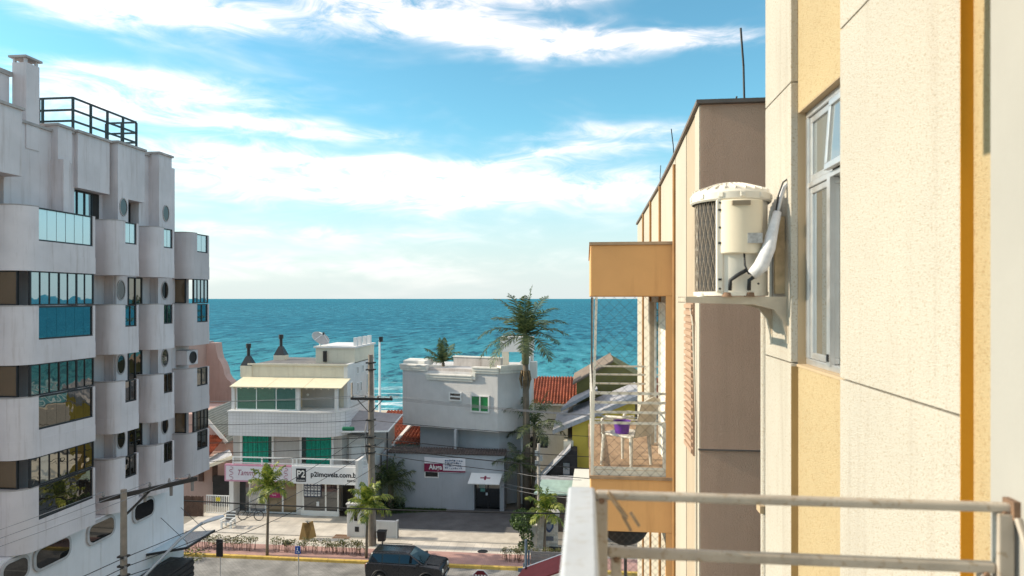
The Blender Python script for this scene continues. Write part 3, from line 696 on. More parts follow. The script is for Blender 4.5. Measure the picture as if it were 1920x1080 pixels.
# slatted shutter in the beige strip
sh = part(MB().box(XM-.012, XM+.005, 6.66, 7.16, H-1.5, H-.02), 'shutter', pm('brown_shutter', (.34, .22, .15), .8, .1, 5), M1)
for i in range(22): part(MB().box(XM-.03, XM-.012, 6.67, 7.15, H-1.48+i*.066, H-1.44+i*.066), 'slat', pm('shutter_slat', (.42, .28, .19), .8, .1, 5), sh)
# balcony bands
def band(za, zb, capm):
    b = part(MB().box(.045, XM-.001, 8.15, 11.5, H+za, H+zb), 'balcony_band', orange, M1, bevel=.01)
    part(MB().box(.03, XM-.001, 8.13, 11.52, H+zb, H+zb+.035), 'band_coping', capm, b)
    return b
band(.03, .635, pm('worn_coping', (.40, .28, .18), .8, .2, 5)); b1 = band(-2.75, -2.13, pm('stained_coping', (.36, .24, .15), .85, .3, 6, streak=.5)); band(-5.6, -4.95, pm('stained_coping', (.36, .24, .15)))
part(MB().box(.925, XM-.001, 8.152, 8.22, H-2.13, H+.03), 'side_pillar', orange, M1)
part(MB().box(.925, XM-.001, 8.152, 8.22, H-4.95, H-2.75), 'side_pillar', orange, M1)
# inside the balcony: white sliding door frames and blind
wd = pm('white_door_frame', (.78, .74, .66), .6, .05, 4)
for y in (8.6, 9.35, 10.1, 10.9): part(MB().box(XM-.05, XM-.001, y, y+.07, H-2.1, H-.05), 'door_stile', wd, M1)
part(MB().box(XM-.03, XM-.001, 8.67, 9.35, H-2.1, H-.05), 'door_leaf', pm('pale_blind', (.70, .68, .62), .8, .1, 6, streak=.2), M1)
part(MB().box(XM-.03, XM-.001, 9.42, 10.1, H-2.1, H-.05), 'door_leaf', glassm('window_glass', (.92, .96, 1), .42, (.16, .16, .15)), M1)
part(MB().box(.90, XM-.06, 9.9, 9.96, H-2.1, H-.05), 'divider', beige2, M1)
# metal balcony rails
wr = pm('peeling_white_rail', (.70, .66, .58), .6, .12, 8, streak=.5)
rb = part(MB().box(.05, .085, 8.16, 8.195, H-2.095, H-1.10), 'rail_frame', wr, M1, label='peeling white rail frame of the balcony')
for z in (-1.114, -1.222, -1.337, -1.464, -2.0):
    part(MB().box(.085, .93, 8.163, 8.19, H+z-.022, H+z+.006), 'rail_bar', wr, rb)
for z in (-1.114, -1.25, -1.40, -1.55, -2.0):
    part(MB().box(.085, .97, 11.44, 11.465, H+z-.022, H+z+.006), 'rail_bar', wr, rb)
    part(MB().box(.052, .078, 8.2, 11.46, H+z-.022, H+z+.006), 'rail_bar', wr, rb)
part(MB().box(.05, .08, 11.435, 11.47, H-2.1, H-1.1), 'rail_post', wr, rb)
part(MB().box(.89, .925, 8.165, 8.19, H-2.0, H-1.47), 'rail_post', wr, rb)
part(MB().box(.06, .93, 8.172, 8.18, H-2.1, H-2.03), 'kick_plate', wr, rb)
part(MB().bar((.06, 8.17, H-2.1), (.115, 8.17, H+.02), .03, .03), 'net_pole', wr, M1)
part(MB().bar((.06, 11.45, H-2.1), (.10, 11.45, H+.02), .03, .03), 'net_pole', wr, M1)
net = MB(); netm = pm('net_cord', (.09, .085, .08), .8)
def netplane(o, ux, uz, w, h, st):
    o = Vector(o); ux = Vector(ux); uz = Vector(uz); k = -h
    while k < w:
        for s_ in (0, 1):
            a0 = max(0, -k); a1 = min(h, w-k)
            if a1 > a0:
                p = (k+a0, a0); q = (k+a1, a1)
                if s_: p = (w-p[0], p[1]); q = (w-q[0], q[1])
                net.bar(o+ux*p[0]+uz*p[1], o+ux*q[0]+uz*q[1], .0028)
        k += st
netplane((.09, 8.155, H-2.1), (1, 0, 0), (0, 0, 1), .83, 2.12, .12)
netplane((.07, 8.2, H-2.1), (0, 1, 0), (0, 0, 1), 3.2, 2.12, .14)
part(net, 'safety_net', netm, M1, kind='stuff', fix=False)
net = MB(); netplane((.09, 8.155, H-4.93), (1, 0, 0), (0, 0, 1), .83, 2.16, .085); part(net, 'safety_net', netm, M1, kind='stuff', fix=False)
rods = [((1.45, 6.5), 1.8, 2.5, .01), ((1.05, 8.4), 1.62, 2.05, .006), ((1.05, 9.9), 1.56, 1.9, .005), ((1.7, 6.5), 1.8, 1.86, .02), ((1.38, 6.5), 1.8, 1.87, .008)]
for (x, y), a, b, r in rods: part(MB().tube([(x, y, H+a-.1), (x-.01, y, H+(a+b)/2), (x-.035 if b > 2 else x, y, H+b)], r, 6), 'roof_rod', darkf, M1)
# satellite dish on the balcony below
ds = thing('satellite_dish', 'black satellite dish hanging under the orange balcony', 'satellite dish', (.5, 8.9, H-4.9))
part(MB().lathe((.48, 8.62, H-2.76-.02), [(.001, .12), (.15, .1), (.26, .05), (.30, 0), (.295, -.01), (.15, .08), (.001, .1)], 28, 'Y'), 'reflector', pm('black_dish', (.03, .03, .032), .55), ds, smooth=40)
part(MB().tube([(.48, 8.7, H-2.8), (.5, 8.95, H-3.2), (.5, 8.95, H-4.9)], .02, 8), 'mast', darkf, ds)
# plastic chair and purple pail, folded board
chm = pm('white_plastic_chair', (.58, .54, .47), .5, .06, 6)
cr = thing('plastic_chair', 'white plastic armchair on the netted balcony', 'chair', (.50, 8.72, H-2.095), R(52), local=True)   # its front looks along local +y
z0 = H-2.095
for x, y in ((-.2, .2), (.2, .2), (-.19, -.2), (.19, -.2)): part(MB().tube([(x*1.15, y*1.1, 0), (x, y, .4)], [.018, .026], 8), 'leg', chm, cr)
part(MB().box(-.22, .22, -.22, .24, .385, .41), 'seat', chm, cr, bevel=.012)
for s in (-1, 1): part(MB().tube([(s*.22, .2, .4), (s*.24, .2, .58), (s*.235, .15, .62), (s*.225, -.08, .63), (s*.2, -.24, .66)], .02, 8), 'armrest', chm, cr, smooth=True)
bk = MB()
for i in range(9):
    x = -.20+.05*i; q = 1-abs(x)/.34; bk.v += [(x, -.22-.05*q, .40), (x, -.33-.06*q, .80+.10*q), (x, -.345-.06*q, .80+.10*q), (x, -.235-.05*q, .40)]
for i in range(8):
    k = 4*i; bk.f += [(k, k+4, k+5, k+1), (k+1, k+5, k+6, k+2), (k+2, k+6, k+7, k+3), (k+3, k+7, k+4, k)]
part(bk, 'backrest', chm, cr, smooth=30)
pl = thing('plastic_basin', 'purple plastic basin on the white balcony chair', 'basin', (.44, 8.66, z0+.412))
part(MB().lathe((.44, 8.66, z0+.412), [(.001, .002), (.085, 0), (.105, .15), (.112, .155), (.1, .15), (.08, .01)], 20), 'bowl', pm('purple_plastic', (.12, .03, .28), .4), pl, smooth=40)

# ================================================================== THE AGENCY HOUSE (three storeys, signboards)
grey_h = pm('house_grey_render', (.44, .415, .39), .88, .08, 1.2, streak=.2, bump=.15)
white_h = pm('house_white_render', (.68, .66, .64), .85, .06, 1.2, streak=.25, bump=.15)
cream_h = pm('house_cream_parapet', (.66, .60, .48), .85, .07, 1.2, streak=.3)
tile_h = brickm('white_ceramic_tiles', (.70, .68, .68), (.66, .64, .65), (.50, .48, .48), .22, .22, 'XZ', .012, .35, .15, .0, .06)
whitem = pm('white_metal', (.78, .78, .77), .4, .05, 5)
greeng = glassm('green_glazing', (.6, .9, .8), .16, (.008, .075, .055))
curt = pm('green_curtain', (.015, .30, .21), .85, .25, 7)
roofd = pm('dark_roof_sheet', (.16, .15, .145), .8, .2, 2, streak=.3)
PH = thing('agency_house', 'white and grey house with green curtains above two shop signboards', 'house', (-19.5, 46.5, 0))
YF = 43.5
def zy(py, Y=YF, px=560): return onY(px, py, Y).z
def xp(px, Y=YF): return onY(px, 560, Y).x
xl, xr, xr2 = xp(437), xp(641), xp(688)
part(MB().box(xl, xr, YF+.02, 50.4, 3.3, 7.1), 'wall', grey_h, PH)
part(MB().box(xl, xl+.3, YF-.5, 50.4, .1, 3.3), 'wall', white_h, PH)
part(MB().box(xl+.3, xr2, YF+1.2, 50.4, .1, 3.3), 'wall', grey_h, PH)
part(MB().box(xr-.02, xr2, YF+1.0, 50.0, 3.3, 5.3), 'wall', grey_h, PH)
part(MB().box(xr-.25, xr, 44.55, 50.4, 7.1, 10.05), 'side_wall', white_h, PH)
part(MB().box(xl+.6, xr-.25, 44.6, 50.4, 7.1, 9.95), 'wall', cream_h, PH)
part(MB().box(xl+.5, xr+.06, 44.48, 44.62, 9.95, 10.07), 'cornice', cream_h, PH)
part(MB().box(xl+.7, xr-.1, 44.7, 50.3, 9.96, 10.0), 'roof', roofd, PH)
part(MB().box(xp(592, 46), xr, 46.0, 50.35, 10.0, 11.05), 'stair_block', cream_h, PH)
part(MB().box(xp(592, 46)-.12, xr+.1, 45.9, 50.45, 11.05, 11.17), 'stair_roof', white_h, PH)
for y in (46.6, 47.5, 48.6, 49.6): part(MB().box(xr-.3, xr-.05, y, y+.3, 11.17, 11.75), 'flue', white_h, PH)
part(MB().box(xp(606, 45.9), xp(612, 45.9), 45.86, 45.99, 10.1, 10.85), 'roof_hatch', inter, PH)
# tiled balcony band with rounded right end
bx0, bx1 = xp(428, 42.6), xp(640, 42.6)
pl_ = [(bx0, 42.6)]+[(bx1-1.6+1.6*math.cos(R(a)), 44.2+1.6*math.sin(R(a))) for a in range(-90, 1, 10)]+[(bx1, 44.5), (bx0, 44.5)]
part(MB().prism(pl_, 5.5, 7.05), 'balcony_band', tile_h, PH, smooth=30)
pc = [(bx0-.05, 42.55)]+[(bx1-1.6+1.66*math.cos(R(a)), 44.2+1.66*math.sin(R(a))) for a in range(-90, 1, 10)]+[(bx1+.06, 44.5), (bx0-.05, 44.5)]
part(MB().prism(pc, 7.05, 7.15), 'band_coping', white_h, PH)
part(MB().box(xr-.03, xr+.05, 44.5, 50.4, 5.5, 7.0), 'side_band', tile_h, PH)
# upper veranda: posts, glazing, awning
for px in (438, 560, 631): part(MB().box(xp(px, 43.1)-.1, xp(px, 43.1)+.1, 43.0, 43.2, 7.15, 8.7), 'post', white_h, PH)
gx0, gx1 = xp(444, 43.1), xp(556, 43.1)
gf = MB().box(gx0, gx1, 43.05, 43.13, 7.15, 7.2).box(gx0, gx1, 43.05, 43.13, 8.6, 8.66)
for i in range(4): gf.box(gx0+(gx1-gx0-.05)*i/3, gx0+(gx1-gx0-.05)*i/3+.05, 43.06, 43.12, 7.2, 8.6)
gw = part(gf, 'veranda_window', whitem, PH)
for i in range(3): part(MB().box(gx0+(gx1-gx0)*i/3+.03, gx0+(gx1-gx0)*(i+1)/3-.01, 43.08, 43.1, 7.2, 8.6), 'pane', greeng, gw)
part(MB().box(gx0+1.3, gx0+1.9, 43.3, 43.34, 7.2, 8.6), 'curtain', curt, gw)
part(MB().box(xp(562, 44), xp(630, 44), 44.4, 44.58, 7.1, 8.7), 'back_wall', grey_h, PH)
part(MB().lathe((xp(576, 44.3), 44.38, 8.0), [(.001, 0), (.09, 0), (.09, .03)], 12, 'Y'), 'wall_lamp', whitem, PH)
for i in range(3):
    a, b = xp(434, 43)+i*2.55, xp(434, 43)+(i+1)*2.55-.03
    part(MB().hexa([(a, 42.75, 8.66), (b, 42.75, 8.66), (b, 44.55, 9.08), (a, 44.55, 9.08)], [(a, 42.75, 8.71), (b, 42.75, 8.71), (b, 44.55, 9.13), (a, 44.55, 9.13)]), 'awning_sheet', pm('cream_awning', (.74, .66, .47), .7, .06, 3), PH)
for i in range(15): x = xp(434, 43)+.2+i*.5; part(MB().box(x, x+.06, 42.8, 42.95, 8.57, 8.655), 'rafter_end', cream_h, PH)
# first floor sliding doors with green curtains
for a, b in ((455, 510), (566, 622)):
    x0, x1 = xp(a), xp(b); z0_, z1_ = 3.4, zy(817)
    dr = part(MB().box(x0-.14, x0, YF-.06, YF+.1, z0_, z1_+.12).box(x1, x1+.14, YF-.06, YF+.1, z0_, z1_+.12).box(x0, x1, YF-.06, YF+.1, z1_, z1_+.12), 'sliding_door', white_h, PH)
    part(MB().box(x0, x1, YF+.0, YF+.019, z0_, z1_), 'pane', glassm('door_dark_green', (.6, .8, .8), .06, (.01, .03, .025)), dr)
    c = MB(); n = 60; w0 = x0+.03 if a < 500 else x0+.3; w1 = x1-.25 if a < 500 else x1-.03
    for i in range(n):
        xa, xb = w0+(w1-w0)*i/n, w0+(w1-w0)*(i+1)/n; ya = YF-.03+.03*math.sin(i*1.7)+.012*math.sin(i*.6); yb = YF-.03+.03*math.sin((i+1)*1.7)+.012*math.sin((i+1)*.6)
        c.add([(xa, ya, z0_), (xb, yb, z0_), (xb, yb, z1_-.03), (xa, ya, z1_-.03)], [(0, 1, 2, 3)])
    part(c, 'curtain', curt, dr, smooth=True, fix=False)
part(MB().box(xp(645), xp(690), YF+.94, YF+.99, 3.4, 5.2), 'porch_wall', white_h, PH)
part(MB().box(xp(650), xp(668), YF+.9, YF+.94, 3.4, 4.7), 'porch_door', whitem, PH)
# first floor balcony slab and white rails
part(MB().box(xp(424, 42.2), xr2, 42.25, YF+1.0, 3.28, 3.42), 'balcony_slab', white_h, PH)
rl = part(MB().box(xp(436, 42.3), xp(690, 42.3), 42.28, 42.34, 4.14, 4.21), 'balcony_rail', whitem, PH)
part(MB().box(xp(436, 42.3), xp(690, 42.3), 42.285, 42.335, 3.78, 3.85), 'lower_bar', whitem, rl)
for px in (437, 491, 549, 556, 620, 680, 689): part(MB().box(xp(px, 42.3)-.04, xp(px, 42.3)+.04, 42.275, 42.345, 3.42, 4.14), 'post', whitem, rl)
# side windows
for y, za, zb, wd_ in ((45.0, 7.5, 8.8, .55), (46.4, 7.9, 8.6, .3), (47.1, 7.9, 8.6, .3), (48.6, 7.6, 9.0, .5), (46.4, 9.2, 9.75, .3), (47.5, 9.2, 9.75, .3), (48.6, 9.2, 9.75, .3)):
    win(PH, xr, y, y+wd_, za, zb, darkglass, 1, .05, whitem)
# grey porch canopy at the right side
cw = pm('grey_canopy_cloth', (.30, .29, .30), .8, .1, 2)
p0 = (xr+.03, 44.2, 6.6); 
part(MB().hexa([(xr+.05, 43.3, 5.75), (xp(728, 43.3), 43.3, 5.85), (xp(728, 43.3), 46.8, 6.35), (xr+.05, 46.8, 6.55)], [(xr+.05, 43.3, 5.80), (xp(728, 43.3), 43.3, 5.9), (xp(728, 43.3), 46.8, 6.4), (xr+.05, 46.8, 6.6)]), 'porch_canopy', cw, PH)
part(MB().bar((xr+.05, 43.26, 5.77), (xp(728, 43.3), 43.26, 5.87), .06, .09), 'canopy_edge', whitem, PH)
part(MB().bar((xp(728, 43.3), 43.3, 5.87), (xp(728, 43.3), 46.8, 6.37), .06, .09), 'canopy_edge', whitem, PH)
for px in (690, 726): part(MB().box(xp(px, 43.4)-.04, xp(px, 43.4)+.04, 43.36, 43.44, 3.4, 5.8), 'canopy_post', darkf, PH)
part(MB().box(xr2-.05, xr2+.12, 41.4, 47, .1, 4.35), 'side_screen_wall', white_h, PH)
# two black chimney cowls on masonry boxes, satellite dish
for px, Y, zb in ((466, 44.9, 9.55), (527, 48.2, 10.0)):
    x = xp(px, Y)
    c = part(MB().box(x-.42, x+.42, Y-.35, Y+.35, 9.1, zb+.35), 'chimney_base', cream_h, PH)
    part(MB().hexa([(x-.42, Y-.35, zb+.35), (x+.42, Y-.35, zb+.35), (x+.42, Y+.35, zb+.35), (x-.42, Y+.35, zb+.35)], [(x-.13, Y-.12, zb+1.0), (x+.13, Y-.12, zb+1.0), (x+.13, Y+.12, zb+1.0), (x-.13, Y+.12, zb+1.0)]), 'cowl', darkf, c)
    part(MB().tube([(x, Y, zb+1.0), (x, Y, zb+1.7)], .11, 10), 'pipe', darkf, c); part(MB().lathe((x, Y, zb+1.55), [(.001, .3), (.17, .3), (.17, 0), (.1, 0)], 12), 'cap', darkf, c)
dishm = pm('mesh_dish', (.42, .40, .38), .6, .1, 4)
x = xp(600, 46.4)
sd = thing('rooftop_dish', 'pale satellite dish on the stair block roof of the agency house', 'satellite dish', (x, 46.4, 11.17))
D = MB().lathe((0, 0, 0), [(.001, 0), (.22, .025), (.45, .11), (.66, .24), (.65, .25), (.45, .125), (.22, .04), (.001, .015)], 24)
M = Matrix.Translation((x-.05, 46.4, 11.55)) @ Matrix.Rotation(R(38), 4, 'Y') @ Matrix.Rotation(R(20), 4, 'X')
D.v = [tuple(M @ Vector(v)) for v in D.v]; part(D, 'reflector', dishm, sd, smooth=40)
for a in (20, 140, 260): part(MB().tube([M @ Vector((.62*math.cos(R(a)), .62*math.sin(R(a)), .23)), M @ Vector((0, 0, .66))], .018, 5), 'strut', whitem, sd)
part(MB().tube([M @ Vector((0, 0, .6)), M @ Vector((0, 0, .76))], .07, 8), 'receiver', darkf, sd)
part(MB().tube([(x, 46.4, 11.17), (x-.02, 46.4, 11.5)], .05, 8), 'mast', whitem, sd)
# ---- shop fronts
YS = YF+.3
part(MB().box(xp(440, YS), xp(548, YS), YS+.5, YS+.55, .1, 3.2), 'shop_interior', pm('brown_paper_blind', (.20, .145, .085), .85, .12, 1.5), PH)
sf = MB().box(xp(440, YS), xp(560, YS), YS, YS+.06, .1, .2).box(xp(440, YS), xp(560, YS), YS, YS+.06, 2.85, 3.2)
for px in (441, 468, 498, 530, 557): sf.box(xp(px, YS)-.05, xp(px, YS)+.05, YS, YS+.06, .2, 2.85)
sf = part(sf, 'shop_front', whitem, PH)
shopg = [glassm('shop_glass_dark', (.8, .85, .9), .1, (.015, .016, .018)), glassm('shop_glass_grey', (.85, .9, .95), .2, (.14, .15, .17)), glassm('shop_glass_brown', (.8, .8, .8), .06, (.17, .125, .07)), glassm('shop_glass_brown', (.8, .8, .8), .06, (.17, .125, .07))]
for i, (a, b) in enumerate(((441, 468), (468, 498), (498, 530), (530, 557))): part(MB().box(xp(a, YS)+.06, xp(b, YS)-.06, YS+.02, YS+.04, .2, 2.85), 'pane', shopg[i], sf)
part(MB().box(xp(501, YS), xp(528, YS), YS+.005, YS+.015, 1.15, 1.5), 'pink_notice', pm('magenta_print', (.38, .02, .13), .6), sf)
part(textmb('opac', .14, (xp(510, YS), YS, 1.28), width=.3), 'notice_lettering', whitem, sf, fix=False)
part(MB().box(xp(557, YS), xp(570, YS), YS-.1, YS+.3, .1, 3.2), 'pier', white_h, PH)
s2 = MB().box(xp(567, YS), xp(638, YS), YS-.25, YS-.1, .1, .38).box(xp(567, YS), xp(638, YS), YS-.22, YS-.16, .38, .44)
for px in (571, 613, 636): s2.box(xp(px, YS)-.05, xp(px, YS)+.05, YS-.22, YS-.16, .44, 2.95)
s2 = part(s2, 'shop_front', whitem, PH)
for a, b in ((571, 613), (613, 636)): part(MB().box(xp(a, YS)+.06, xp(b, YS)-.06, YS-.2, YS-.18, .44, 2.95), 'pane', shopg[0], s2)
navy = pm('navy_board', (.02, .03, .07), .5); card = pm('white_card', (.68, .70, .74), .7, .1, 30)
part(MB().box(xp(572, YS), xp(605, YS), YS-.235, YS-.225, 1.35, 2.5), 'display_board', navy, s2)
for r_ in range(3):
    for c_ in range(5):
        x = xp(573.5+c_*6.3, YS); part(MB().box(x, x+.165, YS-.245, YS-.236, 1.42+r_*.37, 1.70+r_*.37), 'property_card', card, s2)
        part(MB().box(x+.025, x+.14, YS-.249, YS-.2455, 1.52+r_*.37, 1.65+r_*.37), 'card_photo', pm('card_picture', (.22, .25, .30), .7, .5, 9), s2)
part(MB().box(xp(596, YS), xp(601, YS), YS-.245, YS-.235, .75, 1.05), 'notice', card, s2)
part(MB().box(xp(590, YS), xp(612, YS), YS+.1, YS+.12, .2, 1.2), 'counter', pm('brown_paper_blind', (.20, .145, .085)), s2)
part(MB().box(xp(638, YS), xp(668, YS), YS+.5, YS+.55, .1, 3.2), 'doorway', inter, PH)
part(MB().box(xp(667, YS), xp(690, YS), YS-.2, YS+.6, .1, 3.2), 'pier', white_h, PH)
vb = part(MB().box(xp(671, YS), xp(680, YS), YS-.26, YS-.2, 1.5, 2.9), 'banner', navy, PH); 
part(textmb('aluga', .3, (xp(679, YS), YS-.262, 1.6), (0, 0, 1), (-1, 0, 0), width=1.2), 'banner_lettering', whitem, vb, fix=False)
# signboards
YB = 42.2
def xs_(px): return xp(px, YB)
zt_, zb_ = onY(550, 874, YB).z, onY(550, 906, YB).z
S1 = thing('pink_signboard', 'pink edged white signboard with red script lettering', 'sign', ((xs_(421)+xs_(547))/2, YB, zb_))
part(MB().box(xs_(421), xs_(547), YB, YB+.25, zb_, zt_), 'box', pm('sign_pink', (.55, .26, .36), .5, .05, 3), S1)
part(MB().box(xs_(424), xs_(546), YB-.015, YB-.001, zb_+.1, zt_-.09), 'face', pm('sign_face_pale', (.66, .64, .70), .45, .04, 3), S1)
red_i = pm('sign_red_ink', (.25, .03, .09), .6)
for t_, px, w_ in (('Tammy', 444, 1.35), ('B', 490, .3), ('ix', 518, .32)):
    part(textmb(t_, .62 if t_ == 'B' else .52, (xs_(px), YB-.018, zb_+.42), width=w_, shear=.3, depth=.003), 'lettering', red_i, S1, fix=False)
for cx_ in (434, 536):
    o = MB()
    for i in range(5):
        zc = zb_+.22+i*.16; sgn = (-1)**i
        o.tube([(xs_(cx_)+sgn*.12*math.cos(R(a)), YB-.02, zc+.09*math.sin(R(a))) for a in range(-120, 150, 30)], .014, 5)
    part(o, 'scroll_ornament', red_i, S1)
S2 = thing('agency_signboard', 'white signboard reading p2imoveis.com.br', 'sign', ((xs_(547)+xs_(690))/2, YB, zb_))
zb2 = onY(620, 908, YB).z
part(MB().box(xs_(547.3), xs_(690), YB-.06, YB+.25, zb2, zt_+.02), 'box', pm('sign_white', (.72, .73, .75), .45, .04, 3, streak=.12), S2)
ink = pm('sign_black_ink', (.012, .016, .025), .6)
lg = part(MB().box(xs_(556), xs_(574.5), YB-.072, YB-.0605, zb2+.12, zt_-.12), 'logo', ink, S2)
part(textmb('P2', .62, (xs_(557.2), YB-.074, zb2+.42), width=.56, bold=.012), 'logo_lettering', whitem, lg, fix=False)
part(textmb('imóveis', .14, (xs_(558), YB-.074, zb2+.18), width=.52), 'logo_lettering', whitem, lg, fix=False)
part(textmb('p2imoveis.com.br', .44, (xs_(583), YB-.066, zb2+.48), width=xs_(674)-xs_(583), bold=.012), 'lettering', ink, S2, fix=False)
part(textmb('3369.2607', .17, (xs_(651), YB-.066, zb2+.2), width=xs_(673.5)-xs_(651), bold=.006), 'phone_lettering', ink, S2, fix=False)

# ================================================================== THE GREY HOUSE WITH STEPPED CORNICE
A_ = onY(755, 560, 48.5); B_ = onY(933, 560, 46.45); C_ = onY(983, 560, 47.6)
pA, pB, pC = (A_.x, 48.5), (B_.x, 46.45), (C_.x, 47.6)
GH = thing('cornice_house', 'grey stucco house with white stepped cornice and green window', 'house', (-8, 50, 0))
stuc = pm('white_grey_stucco', (.58, .56, .55), .95, .06, 1.5, bump=1.0, bscale=26, bdist=.03, streak=.15)
corn = pm('white_cornice', (.72, .69, .63), .85, .06, 1.5, streak=.35)
stain = pm('stained_parapet', (.50, .45, .42), .9, .15, 1.5, streak=.85)
def zB(py): return onY(870, py, 47.1).z
zc_, zl_ = zB(698), zB(806)
part(MB().prism([pA, pB, pC, (pC[0], 55), (pA[0]+.3, 55)], zl_, zc_), 'upper_wall', stuc, GH)
part(MB().prism([(pA[0]+1.2, 48.9), (pB[0], 47.3), (pC[0]-.2, 48.2), (pC[0], 55), (pA[0]+1.2, 55)], .1, zl_), 'lower_wall', pm('grey_stucco', (.42, .43, .45), .95, .06, 1.5, bump=.5, bscale=26), GH)
part(MB().box(pA[0]+4.1, pA[0]+4.25, 46.95, 48, 4.0, zl_), 'beam_post', pm('grey_stucco', (.42, .43, .45)), GH)
e = Vector((pB[0]-pA[0], pB[1]-pA[1], 0)).normalized(); nn = Vector((e.y, -e.x, 0))
LF = (Vector((pB[0]-pA[0], pB[1]-pA[1], 0))).length
def fac(s0, s1, o0, o1, z0, z1):
    """block on the lit face: s along it from the left corner, o outwards"""
    P = [Vector((pA[0], pA[1], 0))+e*s+nn*o for s, o in ((s0, o0), (s1, o0), (s1, o1), (s0, o1))]
    return MB().prism([(p.x, p.y) for p in P], z0, z1)
def sof(px):
    d = dirp(px, 560); n = Vector((d[1], -d[0], 0)); a_ = Vector((pA[0], pA[1], 0)); return -a_.dot(n)/e.dot(n)
sA, sB = sof(801), sof(887)
for (a, b, z) in ((-.12, sA, zc_-.02), (sA, sB, zc_-.62), (sB, LF+.1, zc_-.02)):
    part(fac(a, b, -.3, .12, z+.0, z+.18), 'cornice', corn, GH); part(fac(a, b, -.3, .22, z+.181, z+.36), 'cornice', corn, GH); part(fac(a, b, -.3, .30, z+.361, z+.44), 'cornice', corn, GH)
part(fac(sB, sB+.25, -.3, .2, zc_-.45, zc_-.03), 'cornice_step', corn, GH)
part(fac(sA+.1, sB-.1, -.35, -.1, zc_-.18, zc_+.2), 'parapet', stain, GH)
part(fac(sA+1.6, LF-.2, -1.4, -1.0, zc_+.3, zc_+.95), 'parapet', stain, GH)
part(fac(sA+1.55, LF-.15, -1.45, -.95, zc_+.951, zc_+1.02), 'parapet_coping', corn, GH)
part(MB().prism([(pA[0]-.1, 49.0), (pA[0]+1.6, 48.5), (pA[0]+1.8, 50.5), (pA[0]-.1, 51)], zc_+.2, zc_+.62), 'corner_parapet', corn, GH)
for z, o in ((zc_-.02, .12), (zc_+.181, .2), (zc_+.361, .28)):
    d = Vector((pC[0]-pB[0], pC[1]-pB[1], 0)); d.normalize(); m_ = Vector((d.y, -d.x, 0)); P = [Vector((*pB, 0))+d*.1+m_*o, Vector((*pC, 0))+m_*o, Vector((*pC, 0))-m_*.3, Vector((*pB, 0))+d*.1-m_*.3]
    part(MB().prism([(p.x, p.y) for p in P], z, z+.175), 'cornice', corn, GH)
part(MB().box(pC[0]-.25, pC[0]+.1, 47.7, 55, .1, zc_+.75), 'corner_wall', white_h, GH)
def fwin(s0, s1, z0, z1, glass, bars, horiz=False):
    f = fac(s0, s1, 0, .1, z0, z0+.1); g = fac(s0, s1, 0, .1, z1-.1, z1); f.add(g.v, g.f)
    for a in (s0, s1-.09)+(() if horiz else ((s0+s1)/2-.04,)):
        g = fac(a, a+.09, 0, .098, z0+.1, z1-.1); f.add(g.v, g.f)
    if horiz:
        g = fac(s0, s1, 0, .09, (z0+z1)/2-.05, (z0+z1)/2+.05); f.add(g.v, g.f)
    w = part(f, 'window', white_h, GH); part(fac(s0+.05, s1-.05, .0, .04, z0+.05, z1-.05), 'pane', glass, w)
fwin(sof(842.5), sof(866), zB(753), zB(736), darkglass, 1, True)
fwin(sof(883), sof(918), zB(771.5), zB(739), glassm('bright_green_blind', (.6, .9, .7), .1, (.01, .17, .045)), 1)
for s in (.15, .5): pass
part(MB().box(pB[0]+2.2, pB[0]+3.4, 46.9, 47.6, zB(835), zB(818)), 'side_window', inter, GH)
# one-storey annex
AN = thing('pharmacy_annex', 'plain grey one-storey annex with a red cross awning over its door', 'building', (-10, 47, 0))
ax0, ax1, YA = onY(716, 560, 45.9).x, onY(945, 560, 45.9).x, 45.9
za_ = onY(830, 852, YA).z
gsm = pm('smooth_grey_paint', (.37, .39, .425), .85, .07, .9, streak=.25, bump=.1)
dx0, dx1 = onY(889, 560, YA).x, onY(937, 560, YA).x; zd = onY(910, 908, YA).z
part(MB().box(ax0, dx0, YA, 47.4, .05, za_), 'wall', gsm, AN)
part(MB().box(dx1, ax1, YA, 47.4, .05, za_), 'wall', gsm, AN)
part(MB().box(dx0, dx1, YA+.001, 47.4, zd, za_), 'wall', gsm, AN)
part(MB().box(dx0, dx1, YA+.9, YA+.95, .05, zd), 'door_recess', inter, AN)
dd = part(MB().box(dx0, dx0+.07, YA+.5, YA+.6, .1, zd).box(dx1-.07, dx1, YA+.5, YA+.6, .1, zd).box(dx0+.85, dx0+.92, YA+.5, YA+.6, .1, zd), 'door', darkf, AN)
part(MB().box(dx0+.07, dx1-.07, YA+.54, YA+.56, .1, zd), 'pane', shopg[0], dd)
for (a, z0_, w_, h_, m_) in ((.25, 1.5, .45, .3, pm('pale_poster', (.45, .52, .50), .7, .1, 9)), (.35, 1.25, .32, .22, pm('green_poster', (.18, .42, .38), .7, .1, 9)), (.72, 1.0, .14, .18, card)):
    part(MB().box(dx0+a, dx0+a+w_, YA+.49, YA+.535, z0_, z0_+h_), 'poster', m_, dd)
wn2 = part(MB().box(onY(796, 560, YA).x, onY(823, 560, YA).x, YA-.03, YA, onY(810, 896, YA).z, onY(810, 884, YA).z), 'window', white_h, AN)
part(MB().box(onY(798, 560, YA).x, onY(821, 560, YA).x, YA-.034, YA-.02, onY(810, 893.5, YA).z, onY(810, 884, YA).z), 'pane', inter, wn2)
t1 = tiles((ax0+.4, YA-.1, za_+.02), (ax1+.1, YA-.1, za_+.02), (ax1+.1, 47.3, za_+.16), (ax0+.4, 47.3, za_+.16), 44, 5, .05)
part(t1, 'tiled_roof', pm('weathered_clay_tile', (.15, .12, .11), .9, .3, 3), AN, kind='stuff', fix=False)
